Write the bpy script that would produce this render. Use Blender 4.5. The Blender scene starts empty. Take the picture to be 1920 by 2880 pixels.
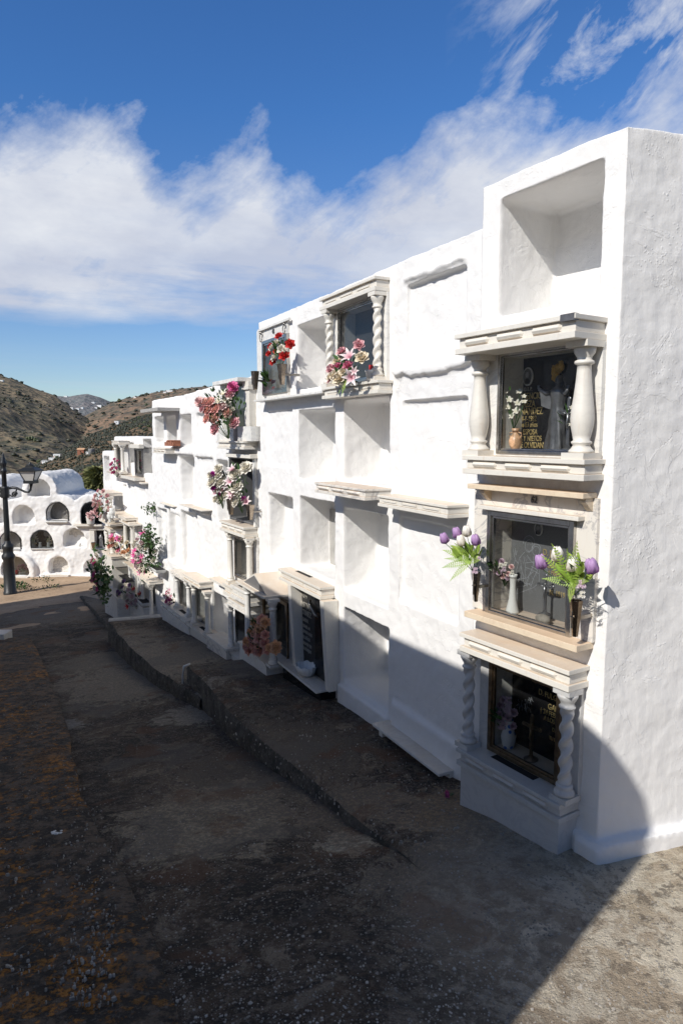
import bpy, bmesh, math, random
from mathutils import Vector, Matrix, noise
R=math.radians; PI=math.pi
rnd=random.Random(7)
C=bpy.context.scene.collection
# ------------------------------------------------------------------ camera (24 mm lens on a 36 mm high frame)
F=1920.;CX=960.;CY=1440.;P=math.atan((1440-1225)/F); EZ=2.05
cam=bpy.data.cameras.new('camera'); co=bpy.data.objects.new('camera',cam); C.objects.link(co)
cam.sensor_fit='VERTICAL'; cam.sensor_height=36; cam.lens=24; cam.clip_end=20000; cam.clip_start=.05
co.location=(0,0,EZ); co.rotation_euler=(PI/2-P,0,0)
bpy.context.scene.camera=co
# ------------------------------------------------------------------ measuring: a point seen in the photo on a known plane of the place
def ray(px,py):
    x=(px-CX)/F; y=-(py-CY)/F
    return (x, math.cos(P)+y*math.sin(P), -math.sin(P)+y*math.cos(P))
def ground(px,py,z):
    d=ray(px,py); t=(z-EZ)/d[2]; return Vector((d[0]*t,d[1]*t,z))
def atY(px,py,Y):
    d=ray(px,py); t=Y/d[1]; return Vector((d[0]*t,Y,EZ+d[2]*t))
class Frame:
    """a facade line in plan: u runs along it toward the near right end, v runs into the wall, w is height"""
    def __init__(s,o,ang):
        a=R(ang); s.o=o; s.u=(math.sin(a),-math.cos(a)); s.n=(math.cos(a),math.sin(a)); s.rz=a-PI/2
    def M(s,px,py=None,p=0.):
        if py is None: px,py=px
        d=ray(px,py); ox=s.o[0]-p*s.n[0]; oy=s.o[1]-p*s.n[1]
        t=(ox*s.n[0]+oy*s.n[1])/(d[0]*s.n[0]+d[1]*s.n[1])
        X,Y,Z=d[0]*t,d[1]*t,d[2]*t+EZ
        return ((X-s.o[0])*s.u[0]+(Y-s.o[1])*s.u[1], Z)
    def W(s,u,v,w): return Vector((s.o[0]+u*s.u[0]+v*s.n[0], s.o[1]+u*s.u[1]+v*s.n[1], w))
    def loc(s,p):   # world -> local
        x,y=p[0]-s.o[0],p[1]-s.o[1]
        return (x*s.u[0]+y*s.u[1], x*s.n[0]+y*s.n[1], p[2])
    def P(s,front,wall):  # how far a ledge stands out, from its front corner and the place its side meets the wall
        lo,hi=0.,.9; uw=s.M(*wall)[0]
        for i in range(40):
            m=(lo+hi)/2
            if s.M(*front,p=m)[0]<uw: lo=m
            else: hi=m
        return (lo+hi)/2
def fr(px,Y,ang): 
    d=ray(px,1225); return Frame((d[0]*Y/d[1],Y),ang)
G=Frame((0,0),90)
B1=fr(1727,3.3,32.2); B2=fr(1345,4.28,26.7); B3=fr(728,7.95,30)
_o=B3.W(B3.M(430,1225)[0],0,0); B4=fr(430,_o.y,30)
_o=B4.W(B4.M(322,1225)[0],0,0); B5=fr(322,_o.y+.02,30)
def zz(k,ox,oy): return lambda x,y:(ox+x/k,oy+y/k)
Z1=zz(2.2186,1220,340);Z2=zz(2.1386,1220,1340);Z3=zz(2.24,680,640);Z4=zz(2.24,620,1340);ZE=zz(7.127,540,1040)
ZF=zz(6.535,560,1280);ZG=zz(5.6,440,1560);ZB=zz(6.533,240,1200);ZC=zz(6.533,240,1460);ZH=zz(4.9,640,1580);ZI=zz(4.9,0,1260)
Z5=zz(3.136,260,1040);Z7=zz(3.361,0,1020);ZP=zz(1.6333,0,1640)
# ------------------------------------------------------------------ materials
class NT:
    def __init__(s,name):
        s.m=bpy.data.materials.new(name); s.m.use_nodes=True; s.t=s.m.node_tree; s.n=s.t.nodes; s.b=s.n['Principled BSDF']
        s.tc=s.n.new('ShaderNodeTexCoord'); s.co=s.tc.outputs['Object']
    def new(s,ty,**k):
        n=s.n.new(ty)
        for a,b in k.items():
            if a[0]=='i' and a[1:].isdigit(): s.set(n.inputs[int(a[1:])],b)
            elif a in n.inputs.keys(): s.set(n.inputs[a],b)
            else: setattr(n,a,b)
        return n
    def set(s,inp,v):
        if isinstance(v,bpy.types.NodeSocket): s.t.links.new(v,inp)
        elif hasattr(inp.default_value,'__len__') and not hasattr(v,'__len__'): inp.default_value=[v]*len(inp.default_value)
        elif hasattr(v,'__len__') and len(v)==3 and len(inp.default_value)==4: inp.default_value=(*v,1)
        else: inp.default_value=v
    def noise(s,sc,det=4,rough=.6,co=None,dist=0):
        return s.new('ShaderNodeTexNoise',Scale=sc,Detail=det,Roughness=rough,Distortion=dist,Vector=co or s.co).outputs['Fac']
    def vor(s,sc,feat='F1',co=None,rand=1,out='Distance'):
        n=s.new('ShaderNodeTexVoronoi',feature=feat); s.set(n.inputs['Scale'],sc); s.set(n.inputs['Vector'],co or s.co); s.set(n.inputs['Randomness'],rand); return n.outputs[out]
    def mapr(s,v,a,b,c=0,d=1,cl=True): 
        n=s.new('ShaderNodeMapRange',clamp=cl); 
        for i,x in enumerate((v,a,b,c,d)): s.set(n.inputs[i],x)
        return n.outputs[0]
    def math(s,op,a,b=0): 
        n=s.new('ShaderNodeMath',operation=op); s.set(n.inputs[0],a); s.set(n.inputs[1],b); return n.outputs[0]
    def mix(s,f,a,b,mode='MIX'):
        n=s.new('ShaderNodeMix',data_type='RGBA',blend_type=mode); s.set(n.inputs[0],f); s.set(n.inputs[6],a); s.set(n.inputs[7],b); return n.outputs[2]
    def scale(s,v,co=None):
        n=s.new('ShaderNodeMapping'); s.set(n.inputs['Vector'],co or s.co); s.set(n.inputs['Scale'],v); return n.outputs[0]
    def bump(s,h,dist,st=1,nrm=None):
        n=s.new('ShaderNodeBump'); s.set(n.inputs['Height'],h); s.set(n.inputs['Distance'],dist); s.set(n.inputs['Strength'],st)
        if nrm: s.set(n.inputs['Normal'],nrm)
        return n.outputs[0]
    def fin(s,col=None,rough=None,nrm=None,**k):
        if col is not None: s.set(s.b.inputs['Base Color'],col)
        if rough is not None: s.set(s.b.inputs['Roughness'],rough)
        if nrm is not None: s.set(s.b.inputs['Normal'],nrm)
        for a,b in k.items(): s.set(s.b.inputs[a.replace('_',' ')],b)
        return s.m
MT={}
def plaster(name,tint=(.82,.81,.79)):
    t=NT(name)
    big=t.noise(2.2,5,.6); fine=t.noise(26,5,.65); drip=t.noise(9,5,.6,t.scale((5,5,.55))); pim=t.vor(58,'SMOOTH_F1')
    pm=t.mapr(pim,.0,.32,1,0); pm=t.math('MULTIPLY',pm,t.mapr(t.noise(5,2),.5,.62))
    crk=t.vor(2.3,'DISTANCE_TO_EDGE',t.new('ShaderNodeVectorMath',operation='ADD',i0=t.co,i1=t.new('ShaderNodeVectorMath',operation='SCALE',i0=t.new('ShaderNodeTexNoise',Scale=4,Detail=6,Vector=t.co).outputs['Color'],Scale=.45).outputs[0]).outputs[0])
    cm=t.math('MULTIPLY',t.mapr(crk,0,.006,1,0),t.mapr(t.noise(1.1,2),.56,.64))
    col=t.mix(t.mapr(big,.35,.7),tint,[c*.965 for c in tint])
    col=t.mix(t.math('MULTIPLY',t.mapr(t.noise(6,7,.75),.64,.85),.16),col,(.62,.60,.56))
    col=t.mix(t.math('MULTIPLY',cm,.14),col,(.35,.33,.31))
    # browner mottling in creases and under ledges
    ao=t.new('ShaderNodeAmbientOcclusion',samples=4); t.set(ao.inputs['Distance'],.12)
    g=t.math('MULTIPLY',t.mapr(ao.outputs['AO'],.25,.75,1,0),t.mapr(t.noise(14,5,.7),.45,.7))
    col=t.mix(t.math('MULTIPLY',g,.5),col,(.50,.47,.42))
    fl=t.mapr(t.noise(2.6,7,.6,None,.8),.52,.535); h=t.math('ADD',t.math('ADD',t.math('ADD',t.math('MULTIPLY',fl,.16),t.math('MULTIPLY',fine,.38)),t.math('MULTIPLY',drip,.20)),t.math('ADD',t.math('MULTIPLY',pm,.32),t.math('MULTIPLY',cm,-.35)))
    return t.fin(col,.85,t.bump(h,.0055,1.0))
MT['plaster']=plaster('limewash_plaster')
def marble(name,base,vein,warm,veins=.25,rough=.32,stain=.8):
    t=NT(name)
    n=t.noise(3.2,8,.62,t.scale((1,1,1.6)),1.6); v=t.math('MULTIPLY',t.mapr(t.math('ABSOLUTE',t.math('SUBTRACT',n,.5)),0,.045,1,0),veins)
    col=t.mix(v,base,vein); col=t.mix(t.mapr(t.noise(1.7,4),.4,.7,0,.35),col,[c*.93 for c in base])
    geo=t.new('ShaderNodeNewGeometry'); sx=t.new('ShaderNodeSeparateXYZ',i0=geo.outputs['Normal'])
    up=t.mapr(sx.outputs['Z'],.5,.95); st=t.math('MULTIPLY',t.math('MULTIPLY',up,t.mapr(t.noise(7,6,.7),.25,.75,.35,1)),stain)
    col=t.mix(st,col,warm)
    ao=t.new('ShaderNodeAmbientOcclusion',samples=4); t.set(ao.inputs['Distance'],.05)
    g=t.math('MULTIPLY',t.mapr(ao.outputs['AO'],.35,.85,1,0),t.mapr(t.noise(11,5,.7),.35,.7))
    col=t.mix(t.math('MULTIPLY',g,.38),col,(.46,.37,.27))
    ss=t.mapr(t.noise(9,6,.75,t.scale((4,4,.5))),.56,.75,0,.35); col=t.mix(ss,col,[warm[0]*.9,warm[1]*.85,warm[2]*.8])
    return t.fin(col,t.mapr(t.noise(20,3),.3,.7,rough,rough+.2),t.bump(t.noise(60,3),.0006))
MT['marble']=marble('cream_marble',(.74,.71,.64),(.45,.43,.40),(.66,.50,.35),.15)
MT['marble_w']=marble('white_marble',(.76,.75,.71),(.35,.36,.38),(.62,.52,.40),.35)
MT['marble_s']=marble('grey_white_marble',(.54,.54,.53),(.32,.33,.35),(.56,.50,.42),.3)
MT['marble_v']=marble('veined_marble',(.74,.70,.63),(.26,.26,.28),(.70,.50,.34),.7)
MT['marble_p']=marble('peach_marble',(.74,.62,.46),(.55,.40,.28),(.72,.50,.32),.3)
MT['marble_g']=marble('grey_marble',(.42,.43,.45),(.25,.26,.28),(.50,.48,.43),.3)
def simple(name,col,rough=.5,met=0,var=.25,sc=14,bump=0,bs=40,**k):
    t=NT(name); c=t.mix(t.mapr(t.noise(sc,5,.65),.3,.7),[x*(1-var) for x in col],[min(1,x*(1+var)) for x in col])
    nr=t.bump(t.noise(bs,4),bump) if bump else None
    return t.fin(c,rough,nr,Metallic=met,**k)
MT['steel']=simple('weathered_steel',(.38,.35,.31),.28,1,.35,9)
MT['bronze']=simple('tarnished_bronze',(.20,.15,.10),.35,.9,.4,20)
MT['alu']=simple('bright_aluminium',(.46,.45,.43),.24,1,.25,12)
MT['vase']=simple('polished_steel_vase',(.33,.27,.21),.16,1,.45,16)
MT['iron']=simple('black_painted_iron',(.018,.02,.022),.42,0,.3,20,.002,60)
MT['granite']=simple('black_granite',(.012,.012,.013),.18,0,.5,160)
MT['granite_g']=simple('dark_grey_granite',(.15,.152,.155),.3,0,.3,220)
MT['slate']=simple('engraved_black_stone',(.018,.018,.019),.35,0,.5,90,.003,70)
MT['gold']=simple('gilt_letters',(.75,.58,.26),.35,.6,.15)
MT['letter']=simple('pale_metal_letters',(.60,.57,.50),.35,.5,.2)
MT['engrave']=simple('pale_engraving',(.34,.35,.37),.7,0,.25,60)
MT['hole']=simple('dark_void',(.01,.009,.008),.9)
MT['silver']=simple('dull_silver',(.32,.32,.33),.35,.85,.35,20)
MT['pewter']=simple('dark_pewter',(.17,.17,.175),.38,.6,.4,18)
MT['porcelain']=simple('white_porcelain',(.75,.75,.72),.25,0,.04)
MT['terracotta']=simple('peach_glazed_clay',(.62,.38,.22),.35,0,.35,30)
MT['brick']=simple('broken_brick',(.30,.12,.07),.9,0,.4,20,.01,30)
MT['cement']=simple('bare_cement',(.36,.35,.33),.9,0,.2,6,.004,50)
MT['stone']=simple('river_stone',(.30,.27,.23),.8,0,.25,30,.002,80)
MT['plastic']=simple('white_plastic',(.74,.74,.72),.4,0,.04)
MT['bluew']=(lambda t:t.fin(t.mix(t.mapr(t.vor(28),.28,.36,1,0),(.62,.66,.7),(.05,.16,.55)),.25))(NT('blue_and_white_china'))
MT['glow']=simple('gold_leaf_flame',(.5,.3,.05),.5,.3,.5,40)
def glassm(name,tint,refl):
    t=NT(name); n=t.n; t.n.remove(t.b)
    tr=n.new('ShaderNodeBsdfTransparent'); tr.inputs[0].default_value=(*tint,1); gl=n.new('ShaderNodeBsdfGlossy'); gl.inputs['Roughness'].default_value=.02
    lw=n.new('ShaderNodeFresnel'); lw.inputs[0].default_value=1.5
    mx=n.new('ShaderNodeMixShader'); t.t.links.new(t.math('MULTIPLY',lw.outputs[0],refl),mx.inputs[0]); t.t.links.new(tr.outputs[0],mx.inputs[1]); t.t.links.new(gl.outputs[0],mx.inputs[2])
    t.t.links.new(mx.outputs[0],n['Material Output'].inputs[0]); return t.m
MT['glass']=glassm('window_glass',(.90,.92,.92),.75); MT['glass_d']=glassm('smoked_glass',(.45,.48,.5),.9)
MT['frost']=simple('frosted_lantern_glass',(.62,.60,.56),.25,0,.1,3)
def petal(name,a,b,sc=18):
    t=NT(name); g=t.new('ShaderNodeTexCoord'); r=t.new('ShaderNodeVectorMath',operation='LENGTH',i0=t.co).outputs['Value']
    c=t.mix(t.mapr(r,.1,.9),a,b); c=t.mix(t.mapr(t.noise(5,3),.4,.7,0,.3),c,[x*.75 for x in b])
    return t.fin(c,.6,None,Subsurface_Weight=0)
FL={'red':((.55,.03,.03),(.70,.05,.04)),'white':((.75,.68,.50),(.80,.77,.70)),'cream':((.72,.58,.36),(.80,.72,.58)),
 'pink':((.62,.16,.25),(.78,.50,.50)),'rosepink':((.70,.10,.20),(.60,.22,.32)),'purple':((.26,.11,.32),(.42,.26,.48)),'coral':((.88,.66,.48),(.86,.42,.40)),
 'peach':((.70,.16,.16),(.80,.48,.36)),'palepink':((.75,.35,.38),(.82,.62,.58)),'magenta':((.35,.01,.20),(.45,.02,.32)),'fuchsia':((.60,.06,.25),(.72,.18,.38)),
 'lily':((.60,.20,.30),(.82,.78,.74)),'mauve':((.42,.24,.34),(.62,.48,.56)),'orange':((.75,.35,.15),(.82,.5,.3))}
for k,(a,b) in FL.items(): MT['f_'+k]=petal('petal_'+k,a,b)
def leafm(name,a,b):
    t=NT(name); oi=t.new('ShaderNodeObjectInfo').outputs['Random']
    c=t.mix(t.mapr(t.noise(9,3),.35,.65),a,b)
    t.fin(c,.45)
    return t.m
MT['leaf']=leafm('dark_green_leaf',(.025,.06,.015),(.06,.13,.03)); MT['leaf_l']=leafm('lime_green_leaf',(.22,.36,.05),(.38,.48,.10)); MT['leaf_o']=leafm('olive_foliage',(.035,.05,.018),(.10,.12,.045)); MT['leaf_c']=leafm('light_olive_needles',(.14,.16,.06),(.34,.34,.15)); MT['scrub']=leafm('dry_scrub',(.022,.026,.014),(.050,.052,.028))  # leaf_c is one even light olive for the conifers
# ------------------------------------------------------------------ mesh builder
class MB:
    def __init__(s): s.v=[];s.f=[];s.sm=[]
    def add(s,vs,fs,smooth=False):
        b=len(s.v); s.v+= [tuple(v) for v in vs]; s.f+=[tuple(b+i for i in f) for f in fs]; s.sm+=[smooth]*len(fs); return s
    def box(s,u0,u1,v0,v1,w0,w1):
        u0,u1=sorted((u0,u1));v0,v1=sorted((v0,v1));w0,w1=sorted((w0,w1))
        return s.add([(u0,v0,w0),(u1,v0,w0),(u1,v1,w0),(u0,v1,w0),(u0,v0,w1),(u1,v0,w1),(u1,v1,w1),(u0,v1,w1)],
              [(0,3,2,1),(4,5,6,7),(0,1,5,4),(1,2,6,5),(2,3,7,6),(3,0,4,7)])
    def hexa(s,pts): return s.add(pts,[(0,3,2,1),(4,5,6,7),(0,1,5,4),(1,2,6,5),(2,3,7,6),(3,0,4,7)])
    def prism(s,poly,v0,v1):   # polygon in u,w extruded in v
        n=len(poly); vs=[(a,v0,b) for a,b in poly]+[(a,v1,b) for a,b in poly]
        return s.add(vs,[tuple(range(n)),tuple(range(2*n-1,n-1,-1))]+[(i,i+n,(i+1)%n+n,(i+1)%n) for i in range(n)])
    def lathe(s,c,prof,n=20,smooth=True,sx=1,sy=1):
        vs=[];fs=[]
        for r,z in prof:
            for i in range(n):
                a=2*PI*i/n+PI/n; vs.append((c[0]+r*sx*math.cos(a),c[1]+r*sy*math.sin(a),c[2]+z))
        m=len(prof)
        for j in range(m-1):
            for i in range(n): fs.append((j*n+i,j*n+(i+1)%n,(j+1)*n+(i+1)%n,(j+1)*n+i))
        fs.append(tuple(range(n-1,-1,-1))); fs.append(tuple((m-1)*n+i for i in range(n)))
        return s.add(vs,fs,smooth)
    def twist(s,c,r,h,turns=5,n=20,amp=.22,z0=0):
        m=int(turns*14); vs=[];fs=[]
        for j in range(m+1):
            z=h*j/m; t=2*PI*turns*j/m; e=min(1,min(j,m-j)/5)
            for i in range(n):
                a=2*PI*i/n; rr=r*(1+amp*e*math.cos(2*a-t)-.08*e); vs.append((c[0]+rr*math.cos(a),c[1]+rr*math.sin(a),c[2]+z0+z))
        for j in range(m):
            for i in range(n): fs.append((j*n+i,j*n+(i+1)%n,(j+1)*n+(i+1)%n,(j+1)*n+i))
        return s.add(vs,fs,True)
    def tube(s,pts,r,n=8,cap=True):
        pts=[Vector(p) for p in pts]; rs=r if hasattr(r,'__len__') else [r]*len(pts); vs=[];fs=[]
        up=Vector((0,0,1))
        for i,p in enumerate(pts):
            d=(pts[min(i+1,len(pts)-1)]-pts[max(i-1,0)]).normalized()
            x=d.cross(up if abs(d.z)<.95 else Vector((0,1,0))).normalized(); y=d.cross(x)
            for k in range(n):
                a=2*PI*k/n; vs.append(p+(x*math.cos(a)+y*math.sin(a))*rs[i])
        for j in range(len(pts)-1):
            for i in range(n): fs.append((j*n+i,j*n+(i+1)%n,(j+1)*n+(i+1)%n,(j+1)*n+i))
        if cap: fs.append(tuple(range(n-1,-1,-1))); fs.append(tuple((len(pts)-1)*n+i for i in range(n)))
        return s.add(vs,fs,True)
    def ball(s,c,r,seg=10,ring=6,sz=(1,1,1),jit=0):
        prof=[(max(1e-4,r*math.sin(PI*j/ring)),-r*math.cos(PI*j/ring)) for j in range(ring+1)]
        b=len(s.v); s.lathe((0,0,0),prof,seg)
        for i in range(b,len(s.v)):
            v=s.v[i]; k=1+(rnd.uniform(-jit,jit) if jit else 0); s.v[i]=(c[0]+v[0]*sz[0]*k,c[1]+v[1]*sz[1]*k,c[2]+v[2]*sz[2]*k)
        return s
    def mesh(s,name,off=(0,0,0)):
        me=bpy.data.meshes.new(name); me.from_pydata([(v[0]-off[0],v[1]-off[1],v[2]-off[2]) for v in s.v],[],s.f); me.polygons.foreach_set('use_smooth',s.sm); me.update(); return me
    def build(s,name,mat,par=None,bevel=0,B=None,off=None,label=None):
        """par: a thing or a part; otherwise a top-level mesh of frame B with its origin at off"""
        off=OFF[par.name]['_o'] if par is not None else (off or (0,0,0))
        me=s.mesh(name,off); o=bpy.data.objects.new(name,me); C.objects.link(o)
        me.materials.append(MT[mat] if isinstance(mat,str) else mat)
        if par is not None: o.parent=par
        else: 
            B=B or G; o.location=B.W(*off); o.rotation_euler=(0,0,B.rz)
        OFF[o.name]={'_o':off}
        if bevel:
            m=o.modifiers.new('edge','BEVEL'); m.width=bevel; m.segments=2; m.limit_method='ANGLE'; m.angle_limit=R(40)
        if label: o['label']=label
        return o
OFF={}
def tag(o,label=None,cat=None,group=None,kind=None):
    if label:o['label']=label
    if cat:o['category']=cat
    if group:o['group']=group
    if kind:o['kind']=kind
    return o
def thing(name,label,cat,B,off,group=None):
    o=bpy.data.objects.new(name,None); C.objects.link(o); o.empty_display_size=.1
    o.location=B.W(*off); o.rotation_euler=(0,0,B.rz); OFF[o.name]={'_o':tuple(off)}
    return tag(o,label,cat,group)
def place(me,name,par,loc,rot,sc,mat=None):
    o=bpy.data.objects.new(name,me); C.objects.link(o)
    if par is not None:
        o.parent=par; off=OFF[par.name]['_o']; loc=(loc[0]-off[0],loc[1]-off[1],loc[2]-off[2])
    o.location=loc; o.rotation_euler=rot; o.scale=(sc,)*3 if not hasattr(sc,'__len__') else sc
    return o
# ------------------------------------------------------------------ plaster walls with burial recesses
def tex(name,size,depth=2):
    t=bpy.data.textures.new(name,'CLOUDS'); t.noise_scale=size; t.noise_depth=depth; return t
TX_L=tex('slow_waviness',.45,2); TX_S=tex('trowel_marks',.07,3)
def plaster_solid(mb,u0,u1,w0,w1,D,ops,v0=0):
    us=sorted({u0,u1,*[x for o in ops for x in o[:2]]}); ws=sorted({w0,w1,*[x for o in ops for x in o[2:4]]})
    us=[x for x in us if u0<=x<=u1]; ws=[x for x in ws if w0<=x<=w1]
    def d(i,j):
        if i<0 or j<0 or i>=len(us)-1 or j>=len(ws)-1: return D
        a=(us[i]+us[i+1])/2; b=(ws[j]+ws[j+1])/2; r=v0
        for o in ops:
            if o[0]<a<o[1] and o[2]<b<o[3]: r=o[4]
        return r
    for i in range(-1,len(us)-1):
        for j in range(-1,len(ws)-1):
            x=d(i,j)
            if i>=0 and j>=0:
                a,b,c,e=us[i],us[i+1],ws[j],ws[j+1]; mb.add([(a,x,c),(b,x,c),(b,x,e),(a,x,e)],[(0,1,2,3)])
            if j>=0:
                y=d(i+1,j)
                if abs(x-y)>1e-6: a=us[i+1]; mb.add([(a,x,ws[j]),(a,y,ws[j]),(a,y,ws[j+1]),(a,x,ws[j+1])],[(0,1,2,3)])
            if i>=0:
                y=d(i,j+1)
                if abs(x-y)>1e-6: a=ws[j+1]; mb.add([(us[i],x,a),(us[i+1],x,a),(us[i+1],y,a),(us[i],y,a)],[(0,1,2,3)])
    mb.add([(u0,D,w0),(u0,D,w1),(u1,D,w1),(u1,D,w0)],[(0,1,2,3)])
def plaster(name,mb,B,off,vox,label,cat,group,a=.03,b=.012,it=3,mat='plaster'):
    o=mb.build(name,mat,B=B,off=off); tag(o,label,cat,group)
    r=o.modifiers.new('render_coat','REMESH'); r.mode='VOXEL'; r.voxel_size=vox; r.use_smooth_shade=True
    s=o.modifiers.new('soften','SMOOTH'); s.iterations=it; s.factor=.3
    for t,k in ((TX_L,a),(TX_S,b)):
        d=o.modifiers.new('hand','DISPLACE'); d.texture=t; d.strength=k; d.mid_level=.5; d.texture_coords='LOCAL'
    return o
def rect(B,tl,br,tr=None,bl=None,p=0):
    pts=[B.M(*q,p=p) for q in (tl,br,tr,bl) if q]
    us=[q[0] for q in pts]; 
    top=[B.M(*q,p=p)[1] for q in (tl,tr) if q]; bot=[B.M(*q,p=p)[1] for q in (bl,br) if q]
    return (min(us),max(us),sum(bot)/len(bot),sum(top)/len(top))
# glazed openings, read in the wall plane (top left, top right, bottom left, bottom right)
WIN={'T1':(B1,Z1,(392,1440),(935,1392),(398,2070),(935,2100)),'T2':(B1,Z2,(330,200),(855,275),(315,815),(820,985)),
'T3':(B1,Z2,(338,1085),(775,1275),(322,1630),(745,1872)),'T4':(B2,Z3,(598,520),(850,440),(610,985),(850,965)),
'T5':(B2,Z3,(128,715),(285,670),(135,1055),(287,1040)),'T6':(B3,ZE,(770,290),(1050,230),(780,1330),(1080,1330)),
'T7':(B3,ZF,(548,40),(990,45),(560,1170),(1010,1275)),'T8':(B3,ZF,(650,1480),(1000,1560),(650,2280),(1010,2330)),
'T9':(B3,ZG,(1235,800),(1440,920),(1250,1500),(1440,1600)),'T11':(B3,ZG,(610,520),(850,570),(640,1010),(850,1160)),
'T12':(B3,ZG,(350,380),(560,510),(390,860),(560,990)),'T13':(B2,ZH,(480,470),(800,460),(490,1250),(850,1320)),
'T16':(B4,ZB,(600,350),(705,360),(605,830),(715,840)),'T17':(B4,ZB,(905,395),(1048,395),(915,905),(1050,915)),
'T18':(B4,ZC,(770,150),(915,150),(780,500),(915,590)),'T19':(B4,ZC,(1130,1180),(1290,1210),(1130,1640),(1300,1750))}
def winrect(k):
    B,Z,a,b,c,d=WIN[k]; p=[B.M(*Z(*q),p=.03) for q in (a,b,c,d)]
    return ((p[0][0]+p[2][0])/2,(p[1][0]+p[3][0])/2,(p[2][1]+p[3][1])/2,(p[0][1]+p[1][1])/2)
def wop(*ks): 
    L=[]
    for k in ks:
        a,b,c,d=winrect(k); L.append((a-.0,b+.0,c-.0,d+.0,.42))
    return L
GW='terraced whitewashed burial walls'
# block 1: the tall single column at the near end
t1=B1.M(1750,355)[1]; L1=B1.M(1352,800)[0]
op=[(*rect(B1,Z1(415,490),Z1(1025,1150),Z1(1035,240),Z1(405,1180)),.46)]
b1_A=(B1.M(*Z1(420,1500),p=0)[0]-.0,B1.M(*Z1(990,1500))[0],1.33,2.28)
def opn(B,a,b,d=.4): # opening behind a memorial: corners a (top left) b (bottom right) in the wall plane
    r=rect(B,a,b); return (*r,d)
op1=op+wop('T1','T2','T3')
m=MB(); plaster_solid(m,L1,0,-.45,t1,1.5,op1); 
m.box(L1+.06,.05,-.03,1.52,-.45,-.02); m.box(-.10,.045,-.05,1.52,-.45,-.04)      # skirting swelling at the foot
m.v=[((a+.283*max(b,0)),b,c) if a>-.04 else (a,b,c) for a,b,c in m.v]
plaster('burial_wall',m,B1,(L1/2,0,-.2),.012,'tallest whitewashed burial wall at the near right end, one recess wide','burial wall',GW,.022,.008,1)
# block 2
t2=3.30; L2=B2.M(729,1000)[0]; R2=B2.M(1362,900)[0]
N2=[((838,897),(907,1092)),((966,1129),(1095,1352)),((839,1156),(942,1352)),((752,1386),(822,1570)),((841,1394),(942,1592)),((966,1427),(1095,1680)),((966,1708),(1096,2000))]
op2=[]
u=lambda x,y=1225:B2.M(x,y)[0]
w=lambda x,y:B2.M(x,y)[1]
W1=2.46; # floor of the top row
b3w=[(u(1140),u(1300),2.58,3.12,.038),(u(1130),u(1310),1.68,2.30,.035)]
op2+=[(u(838),u(938),2.50,3.12,.42)]
op2+=[(u(966),u(1095),w(966,1352),w(966,1129),.40),(u(839),u(942),w(839,1352),w(839,1156),.42),(u(752),u(822),w(752,1568),w(752,1386),.22),(u(841),u(942),w(841,1592),w(841,1394),.36)]
op2+=[(u(966),u(1095),w(966,1657),w(966,1427),.36),(u(966),u(1096),w(966,1915),w(966,1708),.45)]
op2+=[(u(1124),u(1296),w(1123,1693),w(1123,1452),.04)]+b3w
op2+=wop('T4','T5','T13')+[(u(815),u(925),-.1,.55,.25),(u(752),u(822),1.72,2.32,.018)]
m=MB(); plaster_solid(m,L2,R2,-.9,t2,.95,op2)
# slumped, broken mortar edges of the closed recesses
for a,b,zt_,th,v,sd in ((1110,1328,2.54,.07,.038,1),(1136,1300,3.175,.035,.028,5)):
    n_=26; top_=[(u(a)+(u(b)-u(a))*k/n_,zt_+.008*math.sin(k*.9+sd)) for k in range(n_,-1,-1)]
    bot_=[(u(a)+(u(b)-u(a))*k/n_,zt_-th*(.55+.45*math.sin(PI*k/n_))*(1+.55*noise.noise(Vector((k*.37,sd,0))))) for k in range(n_+1)]
    m.prism(bot_+top_,-v,.1)
m.box(u(1112),R2,-.03,.2,-.9,-.02)
m.box(u(958),u(1100),-.035,.2,-.9,w(966,1925)-.0)
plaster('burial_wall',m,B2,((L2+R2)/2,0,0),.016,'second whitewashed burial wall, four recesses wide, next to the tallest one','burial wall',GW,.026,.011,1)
# block 3
t3=2.66; L3=B3.M(430,1225)[0]; R3=B3.M(735,1225)[0]
u=lambda x,y=1225:B3.M(x,y)[0]; w=lambda x,y:B3.M(x,y)[1]
op3=[(u(436),u(461),w(447,1245),w(447,1163),.3),(u(469),u(496),w(469,1245),w(469,1146),.42),(u(506),u(540),w(506,1255),w(506,1136),.42),(u(552),u(602),w(552,1262),w(552,1120),.06),
 (u(503),u(544),w(503,1410),w(503,1282),.25),(u(606),u(640),w(606,1468),w(606,1294),.3),
 (u(467),u(499),w(467,1570),w(467,1428),.15),(u(503),u(549),w(503,1595),w(503,1433),.12),(u(437),u(462),w(437,1560),w(437,1425),.1),(u(557),u(590),w(557,1600),w(557,1440),.04),
 (u(590),u(640),w(600,1800),w(600,1660),.3)]+wop('T6','T7','T8','T9','T11','T12')
m=MB(); plaster_solid(m,L3,R3,-1.6,t3,.95,op3)
m.prism([(L3,t3-.3),(L3,t3-.12),(L3+1.1,t3-.02),(R3,t3+.10),(R3,t3-.3)],.0,.95)
for a,b,c,d in ((u(470),u(545),w(480,1265),.05),(u(480),u(500),w(480,1430),.04),(u(556),u(600),w(560,1272),.05)): m.box(a,b,-d,.1,c-.06,c+.04)
m.box(L3,R3,-.03,.1,-1.6,-.75)
plaster('burial_wall',m,B3,((L3+R3)/2,0,0),.022,'third whitewashed burial wall, five recesses wide, carrying the pink and white bouquets','burial wall',GW,.035,.018,1)
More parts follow.
